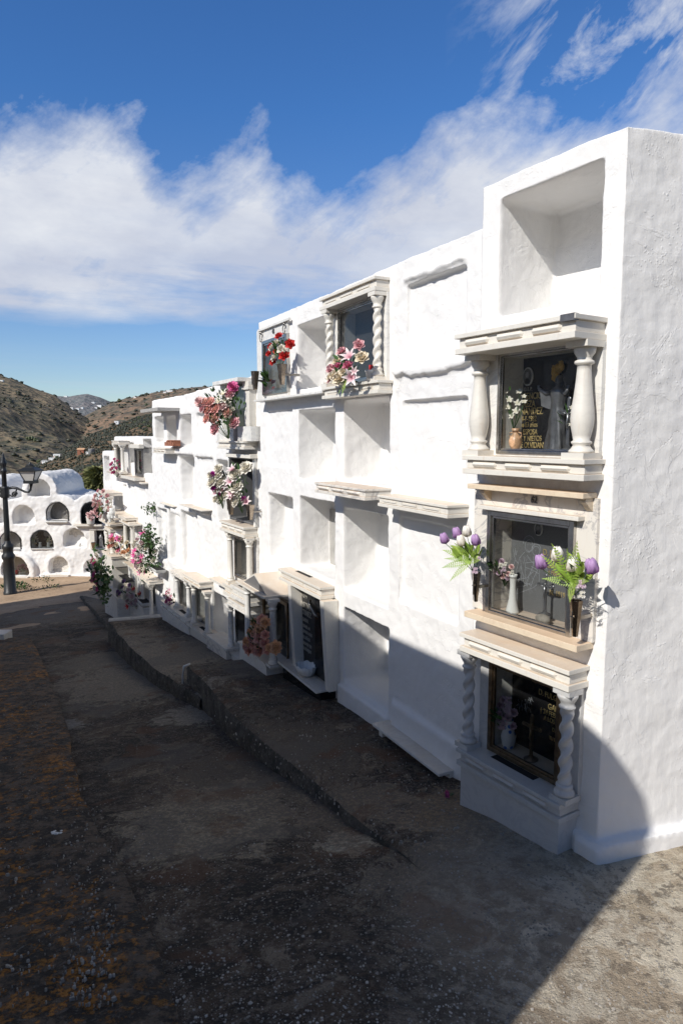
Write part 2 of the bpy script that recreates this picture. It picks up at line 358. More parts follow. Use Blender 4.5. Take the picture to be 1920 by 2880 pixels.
# block 4
u=lambda x,y=1225:B4.M(x,y)[0]; w=lambda x,y:B4.M(x,y)[1]
L4=u(321); R4=u(436)
op4=[(u(401),u(425),w(402,1330),w(402,1235),.32),(u(362),u(377),w(362,1300),w(362,1246),.3),
 (u(342),u(352),w(342,1430),w(342,1362),.05),(u(357),u(374),w(357,1430),w(357,1355),.03),(u(386),u(402),w(386,1440),w(386,1372),.02)]+wop('T16','T17','T18','T19')
m=MB(); plaster_solid(m,L4,R4,-2.3,2.03,.95,op4)
plaster('burial_wall',m,B4,((L4+R4)/2,0,0),.024,'fourth whitewashed burial wall, lower, beyond the one with the peony bouquet','burial wall',GW,.035,.016,1)
# block 5
L5=B5.M(289,1300)[0]; R5=B5.M(325,1300)[0]+.4
t5=B5.M(305,1269)[1]
m=MB(); plaster_solid(m,L5,R5,-2.6,t5,.95,[(L5+.12,L5+.75,t5-.75,t5-.14,.3),(L5+.2,L5+.75,t5-1.75,t5-1.2,.2)])
plaster('burial_wall',m,B5,((L5+R5)/2,0,0),.03,'fifth and farthest stepped burial wall, lowest top, beside the arched wall','burial wall',GW,.03,.02)
# ------------------------------------------------------------------ far arched wall
AY=20.2; SC=AY/F
AW=Frame((0,AY),90)
def ai(x,y,p=0): # zoomed far-wall reading -> u,w
    return AW.M(*ZI(x,y),p=p)
def arch_poly(x0,x1,y0,y1,sh=.5,n=14,inset=0):
    a=ai(x0,y1); b=ai(x1,y0); uL,uR=a[0]+inset,b[0]-inset; wB,wT=a[1]+inset*.3,b[1]-inset
    c=(uL+uR)/2; r=(uR-uL)/2; rh=min(r*1.0,(wT-wB)*sh*1.35); 
    return [(uL,wB),(uR,wB)]+[(c+r*math.cos(PI*k/n),wT-rh+rh*math.sin(PI*k/n)) for k in range(n+1)]
ARCH=dict(N1=(55,405,1480,1750),N2=(690,945,1495,1730),N3=(1160,1420,1535,1725),M0=(0,285,1150,1395),M1=(428,733,1135,1382),M2=(880,1178,1112,1362),
 K0=(185,470,785,1050),K1=(645,942,750,1000),K2=(1122,1400,750,1040),J1=(392,680,432,672),M00=(-330,-60,1150,1395),K00=(-200,60,800,1050),N0=(-420,-110,1490,1750))
zb=-2.5
m=MB(); l=ai(-900,1000)[0]; r=ai(1700,1000)[0]
# body under the scalloped top line, one front to back prism per vault
def vault(x0,x1,yt,dep,v0=0,yb=760):
    p=arch_poly(x0,x1,yt,yb,.62,18); m.prism(p,v0,dep)
base_t=ai(0,745)[1]
m.box(l,r,0,2.3,zb,base_t)
for x0,x1,yt in ((540,1035,640),(1035,1480,640),(60,540,695),(-430,110,690),(-900,-430,690),(1480,1700,640)): vault(x0,x1,yt,2.3,0,790)
vault(305,783,335,2.15,0,760); vault(-480,78,400,2.15,0,760)
# low hoods standing proud round the bottom recesses
m.prism(arch_poly(10,500,1432,1790,.6,18),-.12,.1)
m.prism(arch_poly(650,985,1455,1780,.6,18),-.03,.1); m.box(l,r,-.05,.1,zb,ai(0,1765)[1])
body=m
cut=MB()
for k,(x0,x1,y0,y1) in ARCH.items():
    cut.prism(arch_poly(x0,x1,y0,y1,.62,18),-.4,{'K0':.36,'J1':.55,'M2':.3,'N2':.3,'N3':.3}.get(k,.40))
cut.box(ai(1305,1300)[0],ai(1450,1300)[0],-.4,.28,ai(0,1380)[1],ai(0,1120)[1])
cu=cut.build('cutter','plaster',B=AW,off=(0,0,0))
bb=body.build('burial_wall','plaster',B=AW,off=(0,0,0))
tag(bb,'long whitewashed wall of arched burial niches closing the far end of the path','burial wall')
for o in (bb,cu):
    r_=o.modifiers.new('render_coat','REMESH'); r_.mode='VOXEL'; r_.voxel_size=.033
dg=bpy.context.evaluated_depsgraph_get()
for o in (bb,cu):
    me=bpy.data.meshes.new_from_object(o.evaluated_get(dg)); o.modifiers.clear(); o.data=me
bo=bb.modifiers.new('openings','BOOLEAN'); bo.object=cu; bo.operation='DIFFERENCE'; bo.solver='FLOAT' if 'FLOAT' in [i.identifier for i in bo.bl_rna.properties['solver'].enum_items] else 'FAST'
dg=bpy.context.evaluated_depsgraph_get(); me=bpy.data.meshes.new_from_object(bb.evaluated_get(dg)); bb.modifiers.clear(); bb.data=me
bpy.data.objects.remove(cu)
r_=bb.modifiers.new('render_coat','REMESH'); r_.mode='VOXEL'; r_.voxel_size=.03; r_.use_smooth_shade=True
s=bb.modifiers.new('soften','SMOOTH'); s.iterations=4; s.factor=.5
for t,k in ((TX_L,.09),(TX_S,.03)):
    d=bb.modifiers.new('hand','DISPLACE'); d.texture=t; d.strength=k; d.texture_coords='LOCAL'
if not len(bb.data.materials): bb.data.materials.append(MT['plaster'])
# ------------------------------------------------------------------ opposite burial wall, whose shadow lies over the path
a33=R(33); OW=Frame((-1.3,.18),33)
prof=[(-.04,3.30),(-.035,3.38),(.0,3.53),(.05,3.60),(.12,3.665),(.25,3.72),(.5,3.75),(1.2,3.79),(2.4,3.86),(4.4,3.84),(4.55,3.42),(7.2,3.40),(7.35,3.16),(10.6,3.06),(10.8,2.88),(16.3,2.72),(16.3,-3.2),(-.04,-.8)]
m=MB(); m.prism([(-t,z) for t,z in prof],-.45,0)
o=m.build('burial_wall','plaster',B=OW,off=(-8,0,0)); tag(o,'opposite burial wall across the path, out of the picture, that throws the long shadow','burial wall',GW)
# ------------------------------------------------------------------ ground
def lerp(pts,x):
    if x<=pts[0][0]: return pts[0][1]
    for (a,b),(c,d) in zip(pts,pts[1:]):
        if x<=c: return b+(d-b)*(x-a)/(c-a)
    return pts[-1][1]
PROF=[(-8,0.2),(-2,0.06),(1,-.06),(2.3,-.125),(2.8,-.20),(3.4,-.33),(7.26,-.88),(11.5,-1.36),(15,-1.75),(18,-2.0),(20,-2.12),(24,-2.2),(28,-2.6),(45,-12),(90,-38),(200,-60),(900,-70),(9000,-90)]
def qof(x,y): return -.5*x+.866*y
def zp(x,y):
    z=lerp(PROF,qof(x,y))
    if x>3 and y<12: pass
    return z
def zpath(x,y): return lerp(PROF,qof(x,y))+.012+noise.noise(Vector((x*1.1,y*1.1,0)))*.018+noise.noise(Vector((x*4,y*4,5)))*.006
def on(fz,px,py):
    z=-.5
    for i in range(30):
        g=ground(px,py,z); z=fz(g.x,g.y)
    return ground(px,py,z)
# mortar repairs and worn light areas: place, raggedness, radius, colour, strength
PATCH=[(on(zpath,*a),b,c_,d_,e_) for a,b,c_,d_,e_ in (((590,2305),2.0,.62,(.36,.31,.24),.9),((420,1905),2.6,1.25,(.30,.265,.22),.8),((330,1860),2.4,.9,(.26,.23,.19),.7),((555,2010),3.0,.42,(.34,.31,.27),.85),((985,2370),3.0,.20,(.48,.44,.36),.9),
  ((160,2045),3,.25,(.34,.34,.34),.7),((1290,2300),2.6,.40,(.33,.25,.17),.8),((1420,2400),3.0,.35,(.36,.29,.21),.7),((1000,2300),2.6,.40,(.28,.23,.18),.7),((1330,2480),2.6,.55,(.30,.26,.21),.7),((200,1720),2.5,1.5,(.20,.18,.16),.7),((1750,2430),2.0,.45,(.62,.50,.36),.8),((720,1930),3.0,.7,(.22,.19,.155),.7),((1110,2020),2.6,.45,(.26,.22,.175),.7),((760,2180),3,.8,(.19,.16,.13),.6))]
def ground_mat():
    t=NT('weathered_concrete'); geo=t.new('ShaderNodeNewGeometry').outputs['Position']; t.co=geo
    warp=t.new('ShaderNodeVectorMath',operation='ADD',i0=geo,i1=t.new('ShaderNodeVectorMath',operation='SCALE',i0=t.new('ShaderNodeTexNoise',Scale=1.7,Detail=5,Vector=geo).outputs['Color'],Scale=.8).outputs[0]).outputs[0]
    n1=t.noise(1.0,7,.66,warp); n2=t.noise(5.5,8,.74,warp); n3=t.noise(38,5,.7); n4=t.noise(130,3,.7)
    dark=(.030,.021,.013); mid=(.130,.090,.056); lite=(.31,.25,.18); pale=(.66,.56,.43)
    # distance to the sunlit corner by the end wall, its brightness painted in
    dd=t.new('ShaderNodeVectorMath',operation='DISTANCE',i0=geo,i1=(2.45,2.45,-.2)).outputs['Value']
    near=t.math('MAXIMUM',t.mapr(dd,1.15,2.35,1,0),t.mapr(t.new('ShaderNodeSeparateXYZ',i0=geo).outputs['X'],1.5,2.6))  # same painted brightening further right, to bounce light onto the end wall
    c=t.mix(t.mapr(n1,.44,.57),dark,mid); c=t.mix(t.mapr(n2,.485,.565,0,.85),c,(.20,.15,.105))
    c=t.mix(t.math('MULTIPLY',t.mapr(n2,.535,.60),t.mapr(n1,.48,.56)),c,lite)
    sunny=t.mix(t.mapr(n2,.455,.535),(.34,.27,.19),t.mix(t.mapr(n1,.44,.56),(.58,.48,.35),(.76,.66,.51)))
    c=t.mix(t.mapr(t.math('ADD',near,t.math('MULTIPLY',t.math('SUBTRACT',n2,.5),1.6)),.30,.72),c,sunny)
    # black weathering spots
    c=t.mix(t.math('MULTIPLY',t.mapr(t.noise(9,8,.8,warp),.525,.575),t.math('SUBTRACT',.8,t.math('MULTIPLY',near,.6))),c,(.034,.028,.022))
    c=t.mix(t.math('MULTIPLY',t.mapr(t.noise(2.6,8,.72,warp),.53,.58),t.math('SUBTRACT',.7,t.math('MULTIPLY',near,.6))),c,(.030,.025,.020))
    # exposed gravel grains
    g=t.vor(70,out='Distance'); gc=t.vor(70,out='Color'); gs=t.new('ShaderNodeSeparateColor',i0=gc)
    on=t.math('MULTIPLY',t.mapr(gs.outputs[0],.60,.64),t.mapr(g,.26,.34,1,0))
    on=t.math('MULTIPLY',on,t.mapr(t.noise(2.1,4),.44,.53)); c=t.mix(on,c,t.mix(gs.outputs[1],(.12,.10,.08),(.46,.41,.35)))
    for (px_,py_,rad,colr,am) in PATCH:
        d_=t.new('ShaderNodeVectorMath',operation='DISTANCE',i0=geo,i1=tuple(px_)).outputs['Value']
        f_=t.mapr(t.math('ADD',t.math('DIVIDE',d_,rad),t.math('MULTIPLY',t.math('SUBTRACT',n2,.5),t.math('MULTIPLY',py_,1.5))),.80,1.0,1,0)
        c=t.mix(t.math('MULTIPLY',f_,am),c,t.mix(t.mapr(n3,.4,.62),[min(.8,x*1.45*k_) for x,k_ in zip(colr,(1.05,1,.9))],[x*.55 for x in colr]))
    c=t.mix(t.mapr(n4,.46,.56,0,.55),c,t.mix(.5,(0,0,0),c)); c=t.mix(t.mapr(n3,.54,.60,0,.40),c,t.mix(.6,c,(.42,.36,.29)))
    pt=t.math('MULTIPLY',t.mapr(t.noise(.9,3,.5,warp),.56,.59),.5); c=t.mix(pt,c,(.16,.14,.12))
    ru=t.math('MULTIPLY',t.mapr(t.noise(1.9,4),.57,.62),.5); c=t.mix(ru,c,(.16,.075,.035))
    c=t.mix(t.math('MULTIPLY',near,.72),c,t.mix(t.mapr(n2,.46,.54),(.62,.50,.36),(.90,.80,.63))); c=t.mix(t.math('MULTIPLY',t.math('MULTIPLY',t.mapr(t.noise(14,8,.8),.52,.57),near),.70),c,(.13,.105,.08))  # sunlit corner painted brighter once more, then dark speckle
    h=t.math('ADD',t.math('ADD',t.math('MULTIPLY',n2,1.6),t.math('MULTIPLY',n3,.9)),t.math('ADD',t.math('MULTIPLY',on,.7),t.math('MULTIPLY',n4,.8)))
    return t.fin(c,.92,t.bump(h,.022,1.0))
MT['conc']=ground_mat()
def edge_mat():
    t=NT('mossy_concrete_edge'); t.co=t.new('ShaderNodeNewGeometry').outputs['Position']
    n=t.noise(7,7,.75); m2=t.noise(30,5,.7)
    c=t.mix(t.mapr(n,.4,.65),(.045,.040,.030),(.15,.13,.10)); c=t.mix(t.mapr(m2,.56,.7),c,(.30,.26,.21))
    return t.fin(c,.95,t.bump(t.math('ADD',n,t.math('MULTIPLY',m2,.6)),.03))
MT['edge']=edge_mat()
def lichen_mat():
    t=NT('lichen_covered_concrete'); geo=t.new('ShaderNodeNewGeometry').outputs['Position']; t.co=geo
    n1=t.noise(1.3,6,.65); n2=t.noise(9,7,.75); n3=t.noise(40,5,.7)
    c=t.mix(t.mapr(n2,.46,.56),(.026,.020,.014),(.12,.088,.060))
    c=t.mix(t.mapr(n3,.55,.62,0,.5),c,(.18,.16,.14))
    n5=t.noise(16,7,.72)
    k=t.math('MULTIPLY',t.mapr(t.math('ADD',n5,t.math('MULTIPLY',t.noise(1.5,4),.6)),.825,.875),t.mapr(n3,.42,.5))
    k=t.math('MULTIPLY',k,t.mapr(t.noise(.8,2),.40,.50,.25,1))
    c=t.mix(t.math('MULTIPLY',k,.75),c,t.mix(t.mapr(n2,.4,.6),(.32,.14,.012),(.60,.23,.02)))
    k2=t.mapr(t.math('ADD',t.noise(24,6,.7),t.math('MULTIPLY',n1,.3)),.80,.84,0,.8); c=t.mix(k2,c,(.20,.21,.20))
    return t.fin(c,.93,t.bump(t.math('ADD',t.math('ADD',n2,t.math('MULTIPLY',n3,.7)),t.math('MULTIPLY',k,.3)),.016))
MT['lichen']=lichen_mat()
def dirt_mat():
    t=NT('dry_earth'); t.co=t.new('ShaderNodeNewGeometry').outputs['Position']
    n=t.noise(.8,7,.65); n2=t.noise(9,6,.7)
    c=t.mix(t.mapr(n,.35,.65),(.34,.235,.15),(.50,.36,.235)); c=t.mix(t.mapr(n2,.53,.62,0,.5),c,(.20,.13,.08))
    c=t.mix(t.mapr(t.vor(9),.03,.07,.8,0),c,(.5,.46,.4))
    return t.fin(c,.95,t.bump(n2,.02))
MT['dirt']=dirt_mat()
def sheet(name,fz,xs,ys,mat,jit=0):
    vs=[];fs=[]; nx=len(xs)
    for y in ys:
        for x in xs: vs.append((x,y,fz(x,y)+(noise.noise(Vector((x*1.3,y*1.3,0)))*jit+noise.noise(Vector((x*5,y*5,3)))*jit*.25)))
    for j in range(len(ys)-1):
        for i in range(nx-1): a=j*nx+i; fs.append((a,a+1,a+nx+1,a+nx))
    m=MB(); m.add(vs,fs,True); return m
def fr_(a,b,s): 
    n=max(1,int(round((b-a)/s))); return [a+(b-a)*i/n for i in range(n+1)]
# the terrain sheet, out to the horizon
xs=[-6000,-3000,-1500,-700,-300,-150,-80,-50,-35]+fr_(-25,12,.9)+[18,30,60,120,300,700,1500,3000,6000]
ys=[-3000,-800,-200,-60,-20]+fr_(-10,30,.9)+[34,38,45,60,90,140,200,300,600,1200,2500,5000,9000]
MT['terrain']=(lambda t:t.fin(t.mix(t.mapr(t.noise(.05,6),.4,.6),(.12,.09,.06),(.05,.06,.03)),.95))(NT('dry_hillside_soil'))
tag(sheet('ground',lambda x,y:zp(x,y)-.06,xs,ys,'dirt').build('ground','terrain',off=(0,0,0)),kind='structure')
# dirt yard in front of the arched wall
yd=MB(); L=[]
for q in fr_(13.5,27,.3):
    row=[]
    for s in fr_(-8,6,.35):
        x=-.5*q+.866*s; y=.866*q+.5*s; row.append((x,y,lerp(PROF,q)+.0+noise.noise(Vector((x*.9,y*.9,0)))*.035))
    L.append(row)
def grid(rows,smooth=True):
    m=MB(); n=len(rows[0]); m.add([p for r_ in rows for p in r_],[(j*n+i,j*n+i+1,(j+1)*n+i+1,(j+1)*n+i) for j in range(len(rows)-1) for i in range(n-1)],smooth); return m
tag(grid(L).build('dirt_yard','dirt',off=(0,0,0)),kind='structure')
# concrete path, fine enough to carry its own unevenness
L=[]
for q in fr_(-4,17.0,.06 if False else .1):
    row=[]
    for s in fr_(-4.2,9,.1):
        x=-.5*q+.866*s; y=.866*q+.5*s
        z=lerp(PROF,q)+.012+noise.noise(Vector((x*1.1,y*1.1,0)))*.018+noise.noise(Vector((x*4,y*4,5)))*.006+noise.noise(Vector((x*11,y*11,2)))*.004
        row.append((x,y,z))
    L.append(row)
def path_end(row): return row
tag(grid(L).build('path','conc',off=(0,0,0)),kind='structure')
# raised slabs along the foot of the walls
S1=lambda x,y:lerp([(1.0,-.22),(2.0,-.165),(2.45,-.130),(2.8,-.155),(3.2,-.225),(3.7,-.285),(4.3,-.305),(5.3,-.36),(7.3,-.52)],qof(x,y))
S2=lambda x,y:-.70-.068*(qof(x,y)-7.3)
S3=lambda x,y:-1.27-.105*(qof(x,y)-11.5)
def slab(fz,left,B,vin,mat='conc',n=60,thick=.7,end=None,roug=.014):
    # left: world points near->far ; the inner edge lies vin inside facade B
    L=[]; tot=len(left)-1
    pts=[]
    for i in range(n+1):
        t=i/n*tot; k=min(int(t),tot-1); f=t-k; p=left[k].lerp(left[k+1],f); pts.append(p)
    rights=[]
    for i,p in enumerate(pts):
        if end: q=end[0].lerp(end[1],i/n)
        rights.append(q)
    rows=[]
    for i,(p,q) in enumerate(zip(pts,rights)):
        row=[]; m=26
        jt=noise.noise(Vector((p.x*1.6,p.y*1.6,1)))*.025+noise.noise(Vector((p.x*9,p.y*9,4)))*.008
        for j in range(m+1):
            f=j/m; x=p.x+(q.x-p.x)*f; y=p.y+(q.y-p.y)*f
            if j==0: x-=jt; y-=jt*.3
            z=fz(x,y)+noise.noise(Vector((x*1.4,y*1.4,7)))*roug+noise.noise(Vector((x*7,y*7,7)))*.004 - (.015 if j==0 else 0)
            row.append((x,y,z))
        rows.append(row)
    top=grid(rows)
    # side faces down: left edge and both ends
    e=[r_[0] for r_ in rows]; sd=MB()
    def skirt(line,off=0,outw=(0,0)):
        L3=[]
        for k in range(6):
            f=k/5; L3.append([(x+outw[0]*math.sin(f*PI)*.02+noise.noise(Vector((x*6,y*6,z*6+f*5)))*.022*min(1,k),y+outw[1]*math.sin(f*PI)*.02+noise.noise(Vector((x*6,y*6+9,f*5)))*.012*min(1,k),z-thick*f*f) for x,y,z in line])
        g=grid(L3); b=len(sd.v); sd.v+=g.v; sd.f+=[tuple(b+i for i in f) for f in g.f]; sd.sm+=g.sm
    skirt(e,outw=(-1,-.5)); skirt(rows[-1]); skirt(rows[0])
    return top,sd
def facade_pts(B,u0,u1,v=.05): return (B.W(u0,v,0),B.W(u1,v,0))
l1=[on(S1,*p) for p in ((1500,2760),(1310,2560),(1180,2440),(1080,2360),(984,2278),(958,2252),(851,2166),(735,2081),(649,2001),(588,1928),(530,1870))]
t_,s_=slab(S1,l1,None,0,end=(Vector((2.6,3.6,0)),B3.W(B3.M(705,1225)[0],.1,0)))
# right edge follows both facades: replaced by polyline through block 1 and 2
def slab2(fz,left,rightpts,n=70,**k):
    tot=len(rightpts)-1
    class E: pass
    def at(f):
        t=f*tot; i=min(int(t),tot-1); return rightpts[i].lerp(rightpts[i+1],t-i)
    class Seq:
        def __getitem__(s,i): return s
        def lerp(s,o,f): return at(f)
    return slab(fz,left,None,0,n=n,end=(Seq(),Seq()),**k)
r1=[Vector((2.6,3.4,0)),B1.W(0,.1,0),B1.W(-.5,.1,0),B1.W(-.9,.1,0),B2.W(-.4,.1,0),B2.W(-1.2,.1,0),B2.W(-1.9,.1,0),B2.W(-2.6,.1,0),B2.W(-3.3,.1,0),B2.W(-4,.1,0),B3.W(-.45,.1,0)]
r1[-1]=on(S1,700,1853)
t_,s_=slab2(S1,l1,r1,n=110)
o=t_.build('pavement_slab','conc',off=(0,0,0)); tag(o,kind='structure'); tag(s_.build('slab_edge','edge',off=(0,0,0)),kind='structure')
l2=[on(S2,*p) for p in ((566,1962),(545,1947),(521,1931),(429,1873),(367,1817),(330,1775),(306,1746))]
r2=[B3.W(x,.1,0) for x in (.3,-.8,-1.8,-2.8,-3.6)]+[on(S2,455,1735)]
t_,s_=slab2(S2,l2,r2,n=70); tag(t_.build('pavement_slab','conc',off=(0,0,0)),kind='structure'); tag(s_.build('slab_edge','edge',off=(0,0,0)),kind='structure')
l3=[on(S3,*p) for p in ((345,1800),(306,1758),(280,1728),(252,1700),(226,1674))]
r3=[B4.W(x,.1,0) for x in (.9,0,-1,-2,-3)]
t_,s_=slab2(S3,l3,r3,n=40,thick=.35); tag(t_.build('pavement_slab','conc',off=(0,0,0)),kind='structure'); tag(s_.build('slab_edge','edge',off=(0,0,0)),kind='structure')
a_=on(S2,306,1748); b_=on(S2,452,1736); m=MB(); dv=(b_-a_).normalized(); pv=Vector((-dv.y,dv.x,0)); L=[]
for k in range(21):
    q_=a_.lerp(b_,k/20); j_=noise.noise(q_*6)*.02; L.append([tuple(q_+pv*-.03+Vector((0,0,.004))),tuple(q_+pv*(-.0+j_)+Vector((0,0,.028))),tuple(q_+pv*.13+Vector((0,0,.022))),tuple(q_+pv*.15+Vector((0,0,-.4)))])
tag(grid(L).build('slab_lip','cement',off=(0,0,0)),kind='structure')
# the lichen covered strip on the left
SL=lambda x,y:lerp(PROF,qof(x,y))+.085
ll=[on(SL,*p) for p in ((640,3300),(510,2860),(420,2620),(330,2410),(275,2330),(230,2230),(190,2040),(160,1950),(120,1860),(85,1785))]
OWl=lambda t:OW.W(-t,-.1,0)
rl=[OWl(t) for t in (-1,.5,2,3,3.6,4.2,6,7.6,9.6,11.6)]
t_,s_=slab2(SL,ll,rl,n=120,thick=.12,roug=.02)
for f in range(len(t_.f)): t_.f[f]=tuple(reversed(t_.f[f]))
tag(t_.build('lichen_pavement','lichen',off=(0,0,0)),kind='structure'); tag(s_.build('pavement_edge','edge',off=(0,0,0)),kind='structure')
# loose gravel and chips
m=MB()
for i in range(5200):
    if i%3: px=rnd.uniform(200,1900); py=2000+880*rnd.random()**.6
    else: px=rnd.uniform(0,1500); py=rnd.uniform(1900,2880)
    g=on(zpath,px,py); 
    r_=rnd.choice((.002,.0025,.003,.004,.005,.006))*(1.6 if rnd.random()<.04 else 1)
    z=max(g.z,S1(g.x,g.y)+.002 if (g.x-.05)*.86+(g.y-3.9)*.5>0.05 and g.x>-1.6 else -9, (SL(g.x,g.y)+.003) if px<500-(2860-py)*.42 else -9)
    if px>330 and px<1300 and z>g.z: g=on(S1,px,py); z=g.z+.003
    a=rnd.uniform(0,6.28); n=rnd.choice((4,5)); top=[(g.x+r_*rnd.uniform(.6,1.2)*math.cos(a+2*PI*k/n),g.y+r_*rnd.uniform(.6,1.2)*math.sin(a+2*PI*k/n),z+r_*.45) for k in range(n)]
    b=[(g.x+(x-g.x)*1.3,g.y+(y-g.y)*1.3,z-.01) for x,y,_ in top]
    m.add(b+top,[tuple(range(n,2*n))]+[(k,(k+1)%n,n+(k+1)%n,n+k) for k in range(n)])
MT['chip']=(lambda t:t.fin(t.mix(t.mapr(t.noise(6,3),.35,.65),(.22,.20,.17),(.50,.46,.40)),.85))(NT('pale_stone_chips'))
tag(m.build('gravel','chip',off=(0,0,0)),'small pale stone chips scattered over the dark concrete path','gravel',None,'stuff')
# ------------------------------------------------------------------ hills
def hill(name,ridge,dist,depth_near,base_px,mat,seed,amp):
    """ridge: photo readings of the sky line; the slope comes toward the viewer and down"""
    rows=[]; n=150; xs=[ridge[0][0]+(ridge[-1][0]-ridge[0][0])*i/n for i in range(n+1)]
    for j in range(46):
        f=j/45; row=[]
        for x in xs:
            y=lerp(ridge,x); Y=dist+(depth_near-dist)*f; top=atY(x,y,dist)
            X=top.x*(Y/dist)**.9; zb_=atY(x,base_px,depth_near).z; 
            z=top.z+(zb_-top.z)*(f**1.05)
            k=dist*amp*(.15+math.sin(f*PI))
            nz=noise.fractal(Vector((X/dist*5+seed,Y/dist*7,seed)),1.0,2.1,5)
            gul=abs(noise.noise(Vector((X/dist*4.5+seed,f*1.2,seed*2))))
            row.append((X,Y,z+nz*k*(1 if f>.02 else .12)-gul*k*1.6*min(1,f*3)))
        rows.append(row)
    back=[(x*1.6,y*1.6,z-dist*.25) for x,y,z in rows[0]]
    rows=[back]+rows
    o=grid(rows).build(name,mat,off=(0,0,0)); tag(o,kind='structure'); return rows
def hill_mat(name,soil,soil2,scrub,sc,dens,haze,rows=0):
    t=NT(name); geo=t.new('ShaderNodeNewGeometry').outputs['Position']; t.co=geo
    n=t.noise(.02*sc,6,.6); n2=t.noise(.12*sc,6,.7)
    c=t.mix(t.mapr(n,.38,.6),soil,soil2)
    v=t.vor(.16*sc); gate=t.mapr(t.math('ADD',n2,t.math('MULTIPLY',n,.5)),dens-.1,dens+.1)
    c=t.mix(t.math('MULTIPLY',t.mapr(v,.3,.5,1,0),gate),c,scrub)
    v2=t.vor(.4*sc); c=t.mix(t.math('MULTIPLY',t.mapr(v2,.25,.4,1,0),.7),c,[x*1.2 for x in scrub])
    tr=t.math('MULTIPLY',t.mapr(t.math('ABSOLUTE',t.math('SUBTRACT',t.noise(.010*sc,3),.5)),0,.006,1,0),.45); c=t.mix(tr,c,[x*1.6 for x in soil])
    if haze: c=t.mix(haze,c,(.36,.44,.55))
    t.fin(c,.95,t.bump(t.math('ADD',n2,v),3/sc)); 
    return t.m
MT['hill_a']=hill_mat('scrub_hillside',(.25,.185,.108),(.145,.12,.068),(.055,.055,.030),.4,.60,.02)
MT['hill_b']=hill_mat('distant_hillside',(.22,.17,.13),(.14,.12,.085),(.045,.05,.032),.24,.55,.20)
MT['hill_c']=hill_mat('orchard_hillside',(.23,.14,.075),(.14,.10,.054),(.055,.055,.028),.9,.72,.01)
MT['hill_d']=hill_mat('right_ridge_hillside',(.27,.165,.092),(.16,.115,.066),(.052,.055,.03),.4,.62,.05)
# unseen hillside added behind the viewer to block sky glow
L=[]
for k in range(0,61):
    a=R(95+k*3.6); row=[]
    for rr,z in ((22,.5),(30,3),(42,9),(60,19),(90,34),(140,52),(260,70),(500,60)):
        n_=noise.noise(Vector((math.sin(a)*3,math.cos(a)*3,rr*.02)))*rr*.05*min(1,(rr-20)/20); e_=min(1,min(k,60-k)/10); row.append((rr*math.sin(a),rr*math.cos(a),-1+(z+1+n_)*e_))
    L.append(row)
tag(grid(L).build('hill','hill_a',off=(0,0,0)),kind='structure')
H1=hill('hill',[(-700,1010),(-300,985),(-100,1015),(0,1054),(45,1071),(74,1084),(119,1103),(152,1113),(200,1145),(240,1175),(300,1210),(360,1240)],1400,375,1420,'hill_a',1.3,.020)
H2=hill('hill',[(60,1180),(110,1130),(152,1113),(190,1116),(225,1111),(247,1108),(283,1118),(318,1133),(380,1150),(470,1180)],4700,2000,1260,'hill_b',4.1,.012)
H4=hill('hill',[(200,1190),(260,1160),(318,1133),(352,1122),(387,1115),(440,1104),(500,1097),(547,1089),(579,1087),(607,1089),(700,1100),(900,1120),(1300,1140)],1550,650,1330,'hill_d',7.7,.014)
H3=hill('hill',[(-500,1440),(-200,1420),(0,1385),(60,1345),(113,1305),(178,1272),(240,1235),(285,1212),(327,1198),(400,1165),(500,1150),(900,1140),(1300,1150)],575,150,1520,'hill_c',9.2,.010)
# bushes: orchard trees in rows are one mass far off; the nearest large ones are their own things
def blob(m,c,r,fl=.75):
    m.ball(c,r,6,4,(1,1,fl),.28)
def hill_at(rows,i,j): return Vector(rows[j][i])
from mathutils.bvhtree import BVHTree
def bvh(rows):
    n=len(rows[0]); return BVHTree.FromPolygons([Vector(p) for r_ in rows for p in r_],[(j*n+i,j*n+i+1,(j+1)*n+i+1,(j+1)*n+i) for j in range(len(rows)-1) for i in range(n-1)])
BV=[bvh(h_) for h_ in (H1,H2,H3,H4)]
def on_hill(px,py):
    d=Vector(ray(px,py)).normalized(); best=None
    for b_ in BV:
        h_=b_.ray_cast(Vector((0,0,EZ)),d)
        if h_[0] is not None and (best is None or h_[3]<best[1]): best=(h_[0],h_[3])
    return best[0] if best else atY(px,py,900)
m=MB()
for k in range(2600):
    i=rnd.uniform(5,149); j=rnd.uniform(2,40); a,b=int(i),int(j); p=Vector(H1[b][a]).lerp(Vector(H1[b+1][a]),rnd.random()).lerp(Vector(H1[b][a+1]).lerp(Vector(H1[b+1][a+1]),rnd.random()),rnd.random())
    if noise.noise(Vector((p.x*.006,p.y*.006,0)))<.25*rnd.random()-.12: continue
    for q_ in range(2): blob(m,p+Vector((rnd.gauss(0,6),rnd.gauss(0,9),-.5)),rnd.choice((.9,1.2,1.6,2.0,2.6,3.8))*(.4+p.y/1500),.5)
for k in range(3000):
    a=rnd.randint(2,148); b=rnd.randint(2,42); p=Vector(H4[b][a]).lerp(Vector(H4[b+1][a+1]),rnd.random())
    if p.x>230: continue
    blob(m,p+Vector((rnd.gauss(0,5),rnd.gauss(0,9),-.5)),rnd.choice((.9,1.2,1.6,2.2,3.4))*(.4+p.y/1500),.5)
for k in range(160):
    a=rnd.randint(10,140); p=Vector((H1 if k%3==0 else H4)[1][a]).lerp(Vector((H1 if k%3==0 else H4)[1][a+1]),rnd.random()); blob(m,p,rnd.uniform(2,5.5),.6)
tag(m.build('hill_scrub','scrub',off=(0,0,0)),'dark scrub bushes dotted over the far brown hillsides','scrub',None,'stuff')
m=MB()
